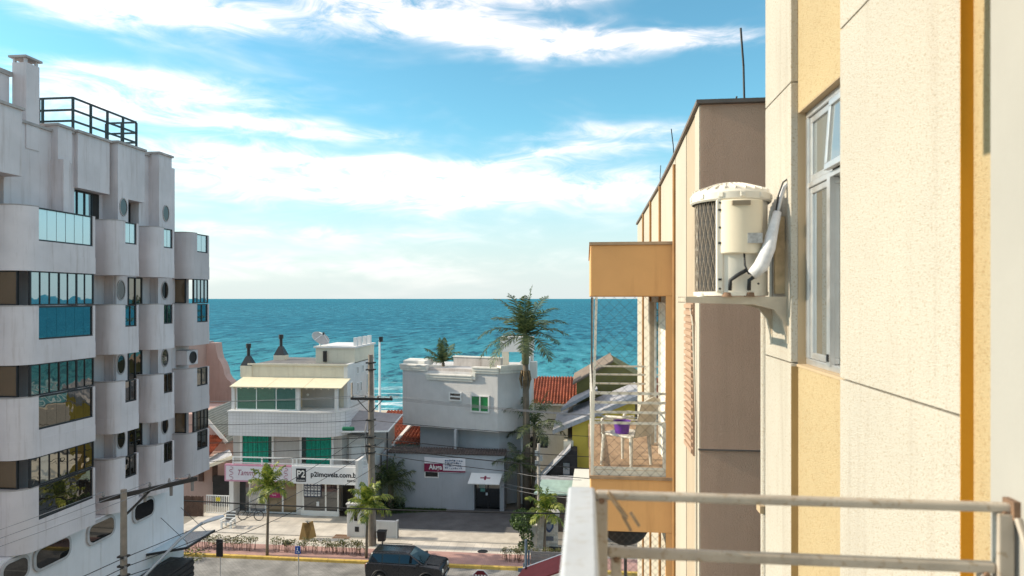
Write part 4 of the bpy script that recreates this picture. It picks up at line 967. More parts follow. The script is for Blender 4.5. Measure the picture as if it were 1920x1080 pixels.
awx0, awx1, awb0, awb1 = onY(884, 560, YA).x, onY(942, 560, YA).x, onY(877, 560, YA-.9).x, onY(936, 560, YA-.9).x
z1_, z0_ = onY(910, 887, YA).z, onY(910, 907, YA-.9).z
AW = part(MB().hexa([(awb0, YA-.9, z0_-.06), (awb1, YA-.9, z0_-.06), (awx1, YA-.01, z1_-.06), (awx0, YA-.01, z1_-.06)], [(awb0, YA-.9, z0_), (awb1, YA-.9, z0_), (awx1, YA-.01, z1_), (awx0, YA-.01, z1_)]), 'awning', pm('white_awning', (.70, .70, .70), .6, .04, 3), AN)
ca = Vector(((awb0+awb1+awx0+awx1)/4, YA-.42, (z0_+z1_)/2+.008)); sv = Vector((0, .89, z1_-z0_)).normalized()
redx = pm('red_cross', (.25, .02, .06), .6)
for hx, hv in ((.34, .055), (.07, .2)):
    v_ = [ca+Vector((sx_*hx, 0, 0))+sv*(sy_*hv)+Vector((0, -.003, dz)) for dz in (0, .012) for sx_, sy_ in ((-1, -1), (1, -1), (1, 1), (-1, 1))]
    part(MB().hexa(v_[:4], v_[4:]), 'cross_bar', redx, AW)
# rent banner
bx0_, bx1_ = onY(796, 560, YA).x, onY(873, 560, YA).x; bz1, bz0 = onY(830, 857, YA).z, onY(830, 885, YA).z
BN = thing('rent_banner', 'white and crimson banner reading Aluga on the grey annex', 'banner', ((bx0_+bx1_)/2, YA-.05, bz0))
def sheet(x0, x1, z0, z1, y, n=16, sag=.0):
    m = MB()
    for i in range(n+1):
        x = x0+(x1-x0)*i/n; w_ = .02*math.sin(i*.9); d_ = sag*math.sin(math.pi*i/n)
        m.v += [(x, y+w_, z0-d_*.4), (x, y+w_, z1-d_)]
    m.f = [(2*i, 2*i+2, 2*i+3, 2*i+1) for i in range(n)]
    return m
part(sheet(bx0_, bx1_, bz0, bz1, YA-.06, 16, .05), 'cloth', pm('banner_white', (.70, .68, .72), .7, .04, 4), BN, smooth=True)
crim = pm('banner_crimson', (.20, .01, .05), .7, .08, 5)
part(sheet(bx0_, bx0_+1.3, bz0+.02, bz0+.58, YA-.085, 8), 'crimson_block', crim, BN, smooth=True)
part(sheet(bx0_+1.3, bx1_, bz0+.02, bz0+.12, YA-.085, 8), 'crimson_stripe', crim, BN, smooth=True)
part(textmb('Aluga', .46, (bx0_+.34, YA-.118, bz0+.2), width=.9, bold=.01), 'lettering', whitem, BN, fix=False)
bl = MB(); random.seed(5)
for r_ in range(4):
    x = bx0_+1.45
    while x < bx1_-.25:
        w_ = random.uniform(.05, .13); 
        for q in range(random.choice((1, 2))):
            zz = bz0+.24+r_*.17+random.uniform(0, .05); bl.box(x, x+w_*random.uniform(.5, 1), YA-.105, YA-.098, zz, zz+random.uniform(.03, .1))
        x += w_+.04
part(bl, 'small_print', pm('banner_blue_ink', (.04, .10, .22), .7), BN, fix=False)
# water tank tower on the roof behind
WT = thing('water_tank_tower', 'white concrete water tank on two legs behind the tall palm', 'water tank', (-5.3, 52, 8))
wx0, wx1 = onY(938, 560, 52).x, onY(999, 560, 52).x
part(MB().box(wx0, wx1, 52, 53.6, onY(960, 660, 52).z, onY(960, 632, 52).z), 'tank', white_h, WT, bevel=.03)
part(MB().box(wx0+.12, wx0+.6, 52.05, 52.6, 8.5, onY(960, 660, 52).z), 'leg', cream_h, WT); part(MB().box(wx1-.5, wx1-.05, 52.05, 52.6, 8.5, onY(960, 660, 52).z), 'leg', cream_h, WT)
part(MB().box(wx1-.9, wx1+.35, 51.2, 52.0, 8.5, onY(990, 678, 51.5).z), 'base_block', corn, WT)

# ================================================================== OTHER HOUSES
clay = pm('red_clay_tile', (.30, .085, .045), .88, .45, 1.6, fleck=.6, fscale=3)
def clayroof(parent, a, b, c, d, cols, rows, amp=.06):
    return part(tiles(a, b, c, d, cols, rows, amp, .05), 'tiled_roof', clay, parent, kind='stuff', fix=False)
RH = thing('red_tile_house', 'low house with red clay tile roof between the agency and the grey house', 'house', (-14, 52, 0))
xa, xb = onY(690, 560, 49.4).x, onY(790, 560, 49.4).x
part(MB().box(xa, xb+.4, 49.6, 57, 0, 3.7), 'wall', cream_h, RH)
clayroof(RH, (xa-.3, 49.2, 3.75), (xb+.5, 49.2, 3.75), (xb+.5, 55.8, 5.15), (xa-.3, 55.8, 5.15), 18, 14)
part(MB().bar((onY(735, 560, 49).x, 49.0, 3.6), (onY(735, 560, 49).x+.6, 53, 4.75), .25, .2), 'gable_edge', white_h, RH)
RB = thing('beach_house', 'white beach house with weathered red tile roof right of the tall palm', 'house', (-2, 60, 0))
xa, xb = onY(1001, 560, 58).x, onY(1092, 560, 58).x
z0_, z1_ = onY(1040, 757, 58).z, onY(1040, 706, 62.8).z
part(MB().box(xa, xb, 58.3, 64, 0, z0_), 'wall', white_h, RB)
clayroof(RB, (xa-.4, 57.9, z0_), (xb, 57.9, z0_), (xb, 62.8, z1_), (xa-.4, 62.8, z1_), 17, 12, .07)
part(MB().box(xa-.4, xb, 57.86, 57.98, z0_-.16, z0_-.01), 'gutter', white_h, RB)
lv = part(MB().box(onY(1026, 560, 58.2).x, onY(1042, 560, 58.2).x, 58.2, 58.28, onY(1034, 800, 58.2).z, onY(1034, 786, 58.2).z), 'louvre_vent', inter, RB)
for i in range(4): part(MB().box(onY(1026, 560, 58.2).x, onY(1042, 560, 58.2).x, 58.16, 58.2, onY(1034, 800-i*3.6, 58.2).z, onY(1034, 798.4-i*3.6, 58.2).z), 'slat', white_h, lv)
# olive house with two gables and grey concrete verges
verge = pm('grey_verge', (.34, .34, .36), .9, .25, 4, streak=.5); olive = pm('olive_render', (.17, .15, .05), .9, .12, 1.5)
brownr = pm('brown_sheet_roof', (.19, .145, .11), .9, .2, 1.5, streak=.4)
OH = thing('olive_house', 'olive gabled house with grey verges beside the balcony building', 'house', (1.2, 52, 0))
xa = onY(1081, 560, 53).x
za, zb = onY(1081, 718, 53).z, onY(1130, 678, 53).z
part(MB().front([(xa, 0), (5, 0), (5, za), (xb+2.4, zb), (xa, za)], 53, 60), 'wall', olive, OH)
part(MB().hexa([(xa-.3, 52.8, za-.15), (xb+2.4, 52.8, zb), (xb+2.4, 60, zb), (xa-.3, 60, za-.15)], [(xa-.3, 52.8, za), (xb+2.4, 52.8, zb+.15), (xb+2.4, 60, zb+.15), (xa-.3, 60, za)]), 'roof', brownr, OH)
xa2 = onY(1052, 560, 50).x; xc2 = onY(1120, 560, 50).x
part(MB().hexa([(xa2, 49.5, onY(1052, 772, 49.5).z), (xc2, 49.5, onY(1118, 735, 49.5).z), (xc2, 53, onY(1118, 728, 53).z), (xa2+.8, 53, onY(1070, 748, 53).z)], [(xa2, 49.5, onY(1052, 772, 49.5).z+.25), (xc2, 49.5, onY(1118, 735, 49.5).z+.25), (xc2, 53, onY(1118, 728, 53).z+.2), (xa2+.8, 53, onY(1070, 748, 53).z+.2)]), 'verge_slab', verge, OH)
part(MB().front([(xa2+.5, 0), (4, 0), (4, 8), (xa2+.5, onY(1060, 775, 49.8).z)], 49.8, 52.9), 'gable_wall', brownr, OH)
YH = thing('yellow_house', 'mustard yellow house with a sloping grey verge', 'house', (1, 47, 0))
ymus = pm('mustard_render', (.60, .43, .07), .9, .08, 1.2, streak=.2)
xa, xb = onY(1073, 560, 46).x, 5.0
p0, p1 = onY(1036, 806, 45.6), onY(1120, 772, 45.6)
sl_ = (p1.z-p0.z)/(p1.x-p0.x); xb = 3.2
part(MB().front([(xa, 0), (xb, 0), (xb, p0.z+sl_*(xb-p0.x)-.33), (xa, p0.z+sl_*(xa-p0.x)-.33)], 46, 52), 'wall', ymus, YH)
p1 = Vector((xb+.4, 45.6, p0.z+sl_*(xb+.4-p0.x)))
part(MB().hexa([(p0.x, 45.6, p0.z-.3), (p1.x, 45.6, p1.z-.3), (p1.x, 52, p1.z-.3), (p0.x, 52, p0.z-.3)], [(p0.x, 45.6, p0.z), (p1.x, 45.6, p1.z), (p1.x, 52, p1.z), (p0.x, 52, p0.z)]), 'roof_slab', verge, YH)
yw = part(MB().box(onY(1103, 560, 46).x, onY(1120, 560, 46).x, 45.95, 46.02, onY(1105, 838, 46).z, onY(1105, 804, 46).z), 'window', pm('brown_window', (.08, .04, .03), .6), YH)
part(MB().box(onY(1057, 560, 45.9).x, onY(1075, 560, 45.9).x, 45.7, 47, onY(1065, 842, 45.9).z, onY(1065, 826, 45.9).z), 'wall_box', cream_h, YH)
DH = thing('dark_timber_house', 'dark timber gabled lean-to below the yellow house', 'house', (-2, 45.5, 0))
dkw = pm('dark_timber', (.035, .03, .03), .85, .25, 3)
g0, g1, g2 = onY(1012, 905, 44.6), onY(1070, 842, 44.6), onY(1082, 850, 44.6)
part(MB().front([(g0.x, 0), (g2.x, 0), (g2.x, g1.z-.1), (g1.x, g1.z-.05), (g0.x, g0.z)], 44.6, 45.9), 'wall', dkw, DH)
part(MB().hexa([(g0.x-.3, 44.3, g0.z-.1), (g1.x, 44.3, g1.z), (g1.x, 46, g1.z), (g0.x-.3, 46, g0.z-.1)], [(g0.x-.3, 44.3, g0.z+.06), (g1.x, 44.3, g1.z+.16), (g1.x, 46, g1.z+.16), (g0.x-.3, 46, g0.z+.06)]), 'roof_verge', verge, DH)
part(MB().box(onY(1056, 560, 44.5).x, onY(1068, 560, 44.5).x, 44.5, 44.59, onY(1060, 897, 44.5).z, onY(1060, 868, 44.5).z), 'window', glassm('shop_glass_grey', (.85, .9, .95), .2, (.14, .15, .17)), DH)
KS = thing('corner_kiosk', 'low kiosk with a pale green awning behind the brick pillar', 'kiosk', (-2, 42.6, 0))
k0, k1 = onY(1002, 560, 42.2).x, onY(1076, 560, 42.2).x
part(MB().hexa([(k0, 41.9, 2.45), (k1, 41.9, 2.45), (k1, 43.2, 2.95), (k0+.4, 43.2, 2.95)], [(k0, 41.9, 2.55), (k1, 41.9, 2.55), (k1, 43.2, 3.05), (k0+.4, 43.2, 3.05)]), 'green_awning', pm('pale_green_sheet', (.34, .46, .40), .6, .15, 3), KS)
part(MB().box(k0+.2, k1+.3, 42.6, 44.2, 0, 2.4), 'wall', pm('brown_kiosk', (.10, .08, .07), .85, .3, 2), KS)
part(MB().box(k0+.3, k1, 43.2, 44.3, 2.9, 3.05), 'roof', verge, KS)
WC = thing('white_canopy', 'white slanted canopy in front of the yellow house', 'canopy', (.3, 41.5, 0))
c0, c1 = onY(1070, 560, 41).x, 3.0
part(MB().hexa([(c0, 40.6, 2.75), (c1, 40.6, 2.75), (c1, 43, 3.75), (c0+.2, 43, 3.75)], [(c0, 40.6, 2.83), (c1, 40.6, 2.83), (c1, 43, 3.83), (c0+.2, 43, 3.83)]), 'sheet', pm('cream_canvas', (.72, .68, .58), .7, .05, 2), WC)
for x in (c0+.1, c0+2): part(MB().box(x, x+.08, 40.65, 40.73, 0, 2.75), 'post', whitem, WC)
part(MB().box(c0+.4, c1, 41.4, 43.0, 0, 2.3), 'wall', pm('blue_grey_wall', (.25, .28, .34), .8), WC)
# pink building behind the lilac block
PB = thing('pink_building', 'salmon pink building with a wavy stepped end wall by the sea', 'building', (-31, 58, 0))
pink = pm('salmon_render', (.47, .31, .27), .9, .07, .8, streak=.35)
prof = [(onY(px, py, 55).x, onY(px, py, 55).z) for px, py in ((404, 643), (406, 660), (409, 672), (415, 681), (419, 692), (421, 703), (426, 711), (432, 716), (435, 726), (435.5, 745))]
part(MB().front([(-36, 0), (prof[-1][0], 0)]+prof[::-1]+[(-36, prof[0][1])], 55, 56), 'end_wall', pink, PB)
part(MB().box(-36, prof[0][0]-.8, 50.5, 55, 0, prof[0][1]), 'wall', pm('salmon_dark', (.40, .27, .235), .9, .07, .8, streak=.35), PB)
part(MB().box(-36, prof[0][0]-.75, 50.45, 56.05, prof[0][1], prof[0][1]+.12), 'coping', cap_m, PB)
SLH = thing('slate_house', 'pink house with grey slate roof and white barge board left of the agency house', 'house', (-26, 46, 0))
q0, q1 = onY(385, 772, 47), onY(432, 826, 47)
part(MB().hexa([(q0.x, 46.6, q0.z-.12), (q1.x, 46.6, q1.z-.12), (q1.x, 53, q1.z+.5), (q0.x, 53, q0.z+.3)], [(q0.x, 46.6, q0.z), (q1.x, 46.6, q1.z), (q1.x, 53, q1.z+.62), (q0.x, 53, q0.z+.42)]), 'roof', pm('slate_roof', (.19, .21, .205), .85, .2, 3), SLH)
st = MB()
for i in range(16):
    a = Vector((q0.x, 46.55, q0.z+.02)).lerp(Vector((q1.x, 46.55, q1.z+.02)), (i+.5)/16); b = Vector((q0.x, 53, q0.z+.44)).lerp(Vector((q1.x, 53, q1.z+.64)), (i+.5)/16); st.bar(a, b, .05, .05)
part(st, 'roof_ribs', pm('slate_rib', (.30, .32, .31), .8), SLH, kind='stuff')
part(MB().bar((q0.x, 46.5, q0.z-.05), (q1.x, 46.5, q1.z-.05), .12, .24), 'barge_board', white_h, SLH)
part(MB().front([(q0.x-2.5, 0), (q1.x-.3, 0), (q1.x-.3, q1.z-.2), (q0.x, q0.z-.2), (q0.x-2.5, q0.z-.2)], 47.0, 52), 'wall', pink, SLH)
clayroof(SLH, (q0.x+.1, 44.6, 3.6), (q1.x-.2, 44.6, 3.6), (q1.x-.2, 46.9, 4.6), (q0.x+.1, 46.9, 4.6), 9, 6)
part(MB().box(q0.x-2.5, q1.x-.3, 45.6, 47, 0, 3.4), 'porch_wall', pink, SLH)
for px in (352, 372, 398): 
    w_ = part(MB().box(onY(px, 560, 45.5).x, onY(px+9, 560, 45.5).x, 45.5, 45.6, 1.6, 2.9), 'window', pm('brown_window', (.08, .04, .03)), SLH)
part(MB().bar((onY(342, 560, 44).x, 43.6, 2.4), (onY(430, 560, 44).x, 44.4, 3.65), .25, .22), 'eave_beam', cream_h, SLH)
part(MB().hexa([(onY(342, 560, 44).x, 43.7, 2.5), (onY(430, 560, 44).x, 44.4, 3.7), (onY(430, 560, 46).x, 46, 3.72), (onY(342, 560, 46).x, 46, 2.52)], [(onY(342, 560, 44).x, 43.7, 2.58), (onY(430, 560, 44).x, 44.4, 3.78), (onY(430, 560, 46).x, 46, 3.8), (onY(342, 560, 46).x, 46, 2.6)]), 'lean_to_roof', verge, SLH)
part(MB().box(onY(396, 560, 45).x, onY(436, 560, 45).x, 45.2, 45.4, 0, 2.1), 'garage_door', dkw, SLH)

# ================================================================== FENCES AND SMALL THINGS ON THE PAVEMENT
bark = pm('dark_stained_wood', (.10, .055, .04), .85, .3, 3)
fx0, fx1 = onY(340, 560, 42.6).x, onY(381, 560, 42.6).x
PF = thing('picket_fence', 'dark brown picket fence left of the white gate', 'fence', ((fx0+fx1)/2, 42.6, 0))
n = 17
for i in range(n):
    x = fx0+(fx1-fx0)*i/(n-1); part(MB().box(x-.035, x+.035, 42.55, 42.59, .1, 1.45+random.uniform(-.03, .03)), 'picket', bark, PF)
for z in (.4, 1.15): part(MB().box(fx0, fx1, 42.59, 42.63, z, z+.09), 'rail', bark, PF)
gx0, gx1 = onY(387, 560, 43.3).x, onY(432, 560, 43.3).x
GT = thing('white_bar_gate', 'white metal bar gate beside the pink signboard shop', 'gate', ((gx0+gx1)/2, 43.3, 0))
for z in (.12, 1.28): part(MB().box(gx0, gx1, 43.28, 43.33, z, z+.06), 'rail', whitem, GT)
for i in range(14):
    x = gx0+(gx1-gx0-.04)*i/13; part(MB().box(x, x+.035, 43.285, 43.325, .18, 1.28), 'bar', whitem, GT)
part(MB().box((gx0+gx1)/2-.15, (gx0+gx1)/2+.15, 43.25, 43.28, .95, 1.2), 'warning_plate', pm('yellow_plate', (.6, .5, .05), .6), GT)
# striped garden chair
c = onZ(428, 988, .12)
DC = thing('striped_chair', 'black and white striped garden chair on the shop forecourt', 'chair', (c.x, c.y, .125))
for x, y in ((-.3, -.25), (.3, -.25), (-.3, .25), (.3, .25)): part(MB().box(c.x+x-.05, c.x+x+.05, c.y+y-.05, c.y+y+.05, .125, .55 if y < 0 else .5), 'leg', whitem, DC)
blk = pm('black_slat', (.02, .02, .022), .6)
for i in range(6):
    t = i/5; part(MB().box(c.x-.3+.0*t, c.x+.3, c.y+.20+.16*t, c.y+.24+.16*t, .5+.085*i, .58+.085*i), 'back_slat', blk if i % 2 == 0 else whitem, DC)
for i in range(5): part(MB().box(c.x-.3, c.x+.3, c.y-.27+.1*i, c.y-.18+.1*i, .45, .49), 'seat_slat', blk if i % 2 else whitem, DC)
for x in (-.34, .34): part(MB().box(c.x+x-.05, c.x+x+.05, c.y-.3, c.y+.28, .6, .65), 'armrest', whitem, DC)
# bicycle
b = onZ(470, 976, .12)
BK = thing('bicycle', 'dark bicycle leaning at the shop front behind the small palm', 'bicycle', (b.x, b.y, .125))
for x in (-.55, .55):
    wl = part(MB().lathe((b.x+x, b.y, .125+.34), [(.34, -.02), (.345, 0), (.34, .02), (.30, .015), (.30, -.015), (.34, -.02)], 28, 'Y'), 'wheel', darkf, BK, smooth=True)
    sp = MB()
    for k in range(10): a = math.pi*k/5; sp.tube([(b.x+x, b.y, .465), (b.x+x+.31*math.cos(a), b.y, .465+.31*math.sin(a))], .004, 4)
    part(sp, 'spokes', alu, wl, kind='stuff')
fr = MB(); z = .125
for a, c_ in (((-.55, .34), (-.1, .33)), ((-.1, .33), (-.25, .82)), ((-.25, .82), (.35, .80)), ((.35, .8), (-.1, .33)), ((-.55, .34), (-.22, .75)), ((.55, .34), (.35, .8)), ((.35, .8), (.32, 1.02))):
    fr.tube([(b.x+a[0], b.y, z+a[1]), (b.x+c_[0], b.y, z+c_[1])], .02, 6)
part(fr, 'frame', blk, BK); part(MB().box(b.x-.38, b.x-.13, b.y-.07, b.y+.07, z+.88, z+.94), 'saddle', blk, BK, bevel=.02)
part(MB().tube([(b.x+.28, b.y-.28, z+1.05), (b.x+.33, b.y-.1, z+1.02), (b.x+.33, b.y+.1, z+1.02), (b.x+.28, b.y+.28, z+1.05)], .015, 6), 'handlebar', blk, BK)
# sandwich board
c = onZ(577, 1011, .12)
SB = thing('sandwich_board', 'wooden sandwich board standing on the forecourt', 'sign', (c.x, c.y, .125), R(38), local=True)
ob = pm('ochre_wood', (.36, .23, .09), .8, .2, 4); obp = pm('faded_poster', (.46, .36, .22), .8, .3, 6)
for s in (-1, 1):
    pn = part(MB().bar((s*.24, 0, 0), (s*.03, 0, .98), .56, .04), 'panel', ob, SB)
    part(MB().bar((s*.235+s*.026, 0, .12), (s*.065+s*.026, 0, .9), .46, .008), 'poster', obp, pn)
part(MB().box(-.03, .03, -.2, .2, .97, .99), 'hinge', darkf, SB)
# meter wall
m0, m1, m2 = onY(651, 560, 39.95).x, onY(684, 560, 39.95).x, onY(745, 560, 39.95).x
MW = thing('meter_wall', 'stepped white garden wall with meter boxes behind the utility pole', 'wall', ((m0+m2)/2, 39.95, 0))
part(MB().box(m0, m1, 39.9, 40.25, .1, 2.05), 'tall_section', white_h, MW, bevel=.02); part(MB().box(m0-.06, m1+.06, 39.85, 40.3, 2.05, 2.13), 'coping', white_h, MW)
part(MB().box(m1, m2, 40.0, 40.2, .1, 1.1), 'low_section', white_h, MW); part(MB().box(m2-.12, m2, 39.95, 40.25, .1, 1.15), 'end_pier', white_h, MW)
part(MB().box(m0+.5, m0+.75, 39.88, 39.9, .45, .75), 'meter_box', darkf, MW); part(MB().box(m0+.45, m0+.65, 39.885, 39.9, 1.1, 1.85), 'niche', inter, MW)
# litter bin
c = onZ(716, 1023, .12)
LBn = thing('litter_bin', 'small black litter bin on a post beside the white garden wall', 'litter bin', (c.x, c.y, .12))
part(MB().tube([(c.x, c.y+.12, .12), (c.x, c.y+.12, .5)], .04, 6), 'post', darkf, LBn)
part(MB().hexa([(c.x-.2, c.y-.15, .4), (c.x+.2, c.y-.15, .4), (c.x+.2, c.y+.15, .4), (c.x-.2, c.y+.15, .4)], [(c.x-.25, c.y-.2, .95), (c.x+.25, c.y-.2, .95), (c.x+.25, c.y+.2, .95), (c.x-.25, c.y+.2, .95)]), 'bin', blk, LBn, bevel=.02)
part(MB().box(c.x-.27, c.x+.27, c.y-.22, c.y+.22, .95, .99), 'rim', blk, LBn)
# brick pillar with shield
p0, p1 = onY(1007, 560, 39.2).x, onY(1046, 560, 39.2).x
BP = thing('brick_pillar', 'whitewashed brick pillar with a blue shield sign', 'pillar', ((p0+p1)/2, 39.5, .1))
part(MB().box(p0+.02, p1-.02, 39.22, 40.0, .1, 2.0), 'core', pm('pillar_mortar', (.42, .38, .32), .9), BP)
brm = [pm('white_brick_%d' % i, c_, .9, .1, 5) for i, c_ in enumerate(((.60, .55, .47), (.53, .48, .41), (.66, .61, .54)))]
nb = 5; bw = (p1-p0)/nb
for r_ in range(15):
    for k in range(nb+(r_ % 2)):
        a = p0+k*bw-(bw/2 if r_ % 2 else 0); bb_ = min(a+bw-.012, p1); a = max(a, p0)
        part(MB().box(a, bb_, 39.19+random.uniform(-.006, .006), 39.225, .12+r_*.125, .235+r_*.125), 'brick', random.choice(brm), BP)
part(MB().box(p0-.08, p1+.08, 39.1, 40.1, 2.0, 2.14), 'cap', brm[2], BP)
shp = [(math.cos(R(a))*.26, .18+math.sin(R(a))*.10) for a in range(0, 181, 30)]+[(-.24, -.05), (-.13, -.24), (0, -.34), (.13, -.24), (.24, -.05)]
xm = (p0+p1)/2+.1
part(MB().front([(xm+x, 1.42+z) for x, z in shp], 39.13, 39.17), 'shield', pm('shield_blue', (.05, .09, .2), .5), BP)
part(MB().front([(xm+x*.6, 1.44+z*.6) for x, z in shp], 39.115, 39.129), 'shield_emblem', pm('shield_pale', (.30, .34, .42), .6), BP)
part(MB().box(xm-.27, xm+.25, 39.14, 39.17, .62, .86), 'plaque', pm('grey_plaque', (.12, .13, .16), .5), BP)
part(MB().box(p0-.35, p0-.02, 39.3, 39.8, .1, 1.35), 'side_pier', white_h, BP)
part(MB().box(p1-.5, p1+.2, 38.85, 39.12, .12, .3), 'flower_trough', darkf, BP)
# shop shade wall right of the pillar, low grey fence
GF = thing('grey_board_fence', 'low grey board fence at the kerb near the red awning', 'fence', (-1.7, 37, 0))
for i in range(4): part(MB().box(onY(995, 560, 36.9).x, onY(1062, 560, 36.9).x, 36.9, 36.94, .14+i*.17, .29+i*.17), 'board', pm('grey_board', (.20, .19, .19), .85, .15, 3), GF)
for px in (996, 1060): part(MB().box(onY(px, 560, 36.9).x-.04, onY(px, 560, 36.9).x+.04, 36.94, 37.02, .1, .9), 'post', pm('grey_board', (.20, .19, .19)), GF)
for px, py, lb in ((538, 1019, 'dark oval drain cover in the pavement left of the sandwich board'), (905, 1034, 'dark drain cover in the pavement right of the car')):
    g = onZ(px, py, .12); dcv = MB().lathe((g.x, g.y, .1215), [(.001, .006), (.28, .006), (.3, 0)], 18); solo(dcv, 'drain_cover', darkf, lb, 'drain cover')
g = onZ(640, 1006, .12); sg = thing('forecourt_grate', 'brown iron grate in the forecourt by the white garden wall', 'grate', (g.x, g.y, .126))
for i in range(7): part(MB().box(g.x-.45+.0*i, g.x+.6, g.y-.35+.1*i, g.y-.29+.1*i, .126, .14), 'bar', pm('rusty_metal', (.22, .13, .08), .8, .3, 20), sg)
# signs on the near kerb
def sign_post(px, py_top, Y, name, label):
    p = onY(px, py_top, Y); t = thing(name, label, 'sign', (p.x, Y, 0))
    part(MB().tube([(p.x, Y+.05, 0), (p.x, Y+.05, p.z)], .03, 8), 'post', alu, t); return t, p
t, p = sign_post(412, 1011, 31.6, 'traffic_sign', 'black backed traffic sign standing edge-on left of the road')
part(MB().box(p.x-.17, p.x+.17, 31.55, 31.62, p.z-.85, p.z), 'plate', blk, t, bevel=.02)
t, p = sign_post(559, 1024, 31.6, 'parking_sign', 'small blue disabled parking sign on a thin post')
part(MB().box(p.x-.15, p.x+.13, 31.57, 31.6, p.z-.38, p.z), 'plate', pm('sign_blue', (.03, .10, .38), .45), t, bevel=.01)
sym = MB().lathe((p.x-.02, 31.56, p.z-.09), [(.001, 0), (.03, 0), (.03, .012)], 10, 'Y').tube([(p.x-.02, 31.562, p.z-.12), (p.x-.02, 31.562, p.z-.22), (p.x+.05, 31.562, p.z-.22), (p.x+.07, 31.562, p.z-.31)], .012, 5)
sym.tube([(p.x-.01+.07*math.cos(R(a)), 31.562, p.z-.25+.07*math.sin(R(a))) for a in range(120, 360, 24)], .009, 5)
part(sym, 'wheelchair_symbol', whitem, t)
p = onY(901, 1083, 30.6); ST_ = thing('stop_sign', 'red octagonal stop sign reading PARE at the bottom edge', 'sign', (p.x, 30.6, 0))
def octo(r): return [(p.x+r*math.cos(R(22.5+45*i)), p.z+r*math.sin(R(22.5+45*i))) for i in range(8)]
part(MB().front(octo(.385), 30.58, 30.6), 'border', whitem, ST_); part(MB().front(octo(.345), 30.57, 30.579), 'face', pm('stop_red', (.15, .012, .02), .5), ST_)
part(textmb('PARE', .24, (p.x-.27, 30.565, p.z-.03), width=.54, bold=.006), 'lettering', whitem, ST_, fix=False)
part(MB().tube([(p.x, 30.65, 0), (p.x, 30.65, p.z+.3)], .035, 8), 'post', alu, ST_)
p = onY(986, 1012, 31.2); SP = thing('street_name_post', 'blue grey pole bundle with a street name blade by the red awning', 'post', (p.x, 31.2, 0))
bgm = pm('blue_grey_metal', (.11, .14, .18), .5, .2, 5)
part(MB().tube([(p.x, 31.2, 0), (p.x, 31.2, p.z)], .06, 8), 'pole', bgm, SP); part(MB().tube([(p.x+.13, 31.25, 0), (p.x+.13, 31.25, p.z-.5)], .045, 8), 'pole', bgm, SP); part(MB().tube([(p.x-.1, 31.25, 0), (p.x-.1, 31.25, p.z-1.1)], .04, 8), 'pole', bgm, SP)
part(MB().box(p.x-.35, p.x+.05, 31.1, 31.13, p.z-1.45, p.z-1.28), 'name_blade', bgm, SP)
r0, r1 = onY(970, 1082, 25), onY(1046, 1052, 25)
RA = thing('red_awning', 'dark red sloping awning with a white edge at the bottom of the picture', 'awning', (r0.x+1, 25.5, 0))
part(MB().hexa([(r0.x-.3, 24.6, r0.z-.35), (r1.x+1.0, 24.6, r1.z+.1), (r1.x+1.0, 26.2, r1.z+.1), (r0.x+.1, 26.2, r0.z-.2)], [(r0.x-.3, 24.6, r0.z-.3), (r1.x+1.0, 24.6, r1.z+.16), (r1.x+1.0, 26.2, r1.z+.16), (r0.x+.1, 26.2, r0.z-.15)]), 'cloth', pm('dark_red_cloth', (.20, .03, .03), .8, .12, 3), RA)
part(MB().bar((r0.x+.1, 26.22, r0.z-.16), (r1.x+1.0, 26.22, r1.z+.15), .05, .06), 'white_edge', whitem, RA)
for x in (r0.x+.2, r1.x+.9): part(MB().box(x, x+.06, 26, 26.06, 0, r0.z), 'post', darkf, RA)

# canopy and black slatted cage at the corner of the lilac block
GC = thing('glass_canopy', 'pale glass canopy with black edge at the foot of the lilac block', 'canopy', (-17, 27.3, 4))
canm = glassm('canopy_glass', (.85, .95, 1), .35, (.36, .45, .50), .08)
part(MB().hexa([(-17.59, 25.7, 4.2), (-16.2, 26.2, 4.34), (-16.2, 28.3, 4.34), (-17.59, 28.25, 4.2)], [(-17.59, 25.7, 4.23), (-16.2, 26.2, 4.37), (-16.2, 28.3, 4.37), (-17.59, 28.25, 4.23)]), 'glass_sheet', canm, GC)
for a, c_ in (((-17.59, 25.68, 4.2), (-16.2, 26.17, 4.35)), ((-16.19, 26.17, 4.35), (-16.19, 28.3, 4.35)), ((-17.59, 27.0, 4.15), (-16.2, 27.2, 4.30))): part(MB().bar(a, c_, .06, .09), 'edge_bar', darkf, GC)
for y in (26.6, 28.0): part(MB().tube([(-17.58, y, 5.4), (-16.4, y, 4.4)], .012, 5), 'tie_rod', darkf, GC)
CG = thing('slatted_cage', 'black slatted metal cage under the glass canopy', 'cage', (-16.8, 25.6, 0))
part(MB().box(-17.55, -16.5, 24.3, 27.2, 0, 3.55), 'body', darkf, CG)
for i in range(14): part(MB().box(-16.5, -16.46, 24.32, 27.18, .2+i*.24, .34+i*.24), 'slat', blk, CG)
for i in range(9): part(MB().box(-17.5+i*.115, -17.44+i*.115, 24.26, 24.3, .3, 3.5), 'slat', blk, CG)
part(MB().box(-17.58, -16.0, 24.0, 24.3, 3.55, 3.65), 'top_beam', darkf, CG)

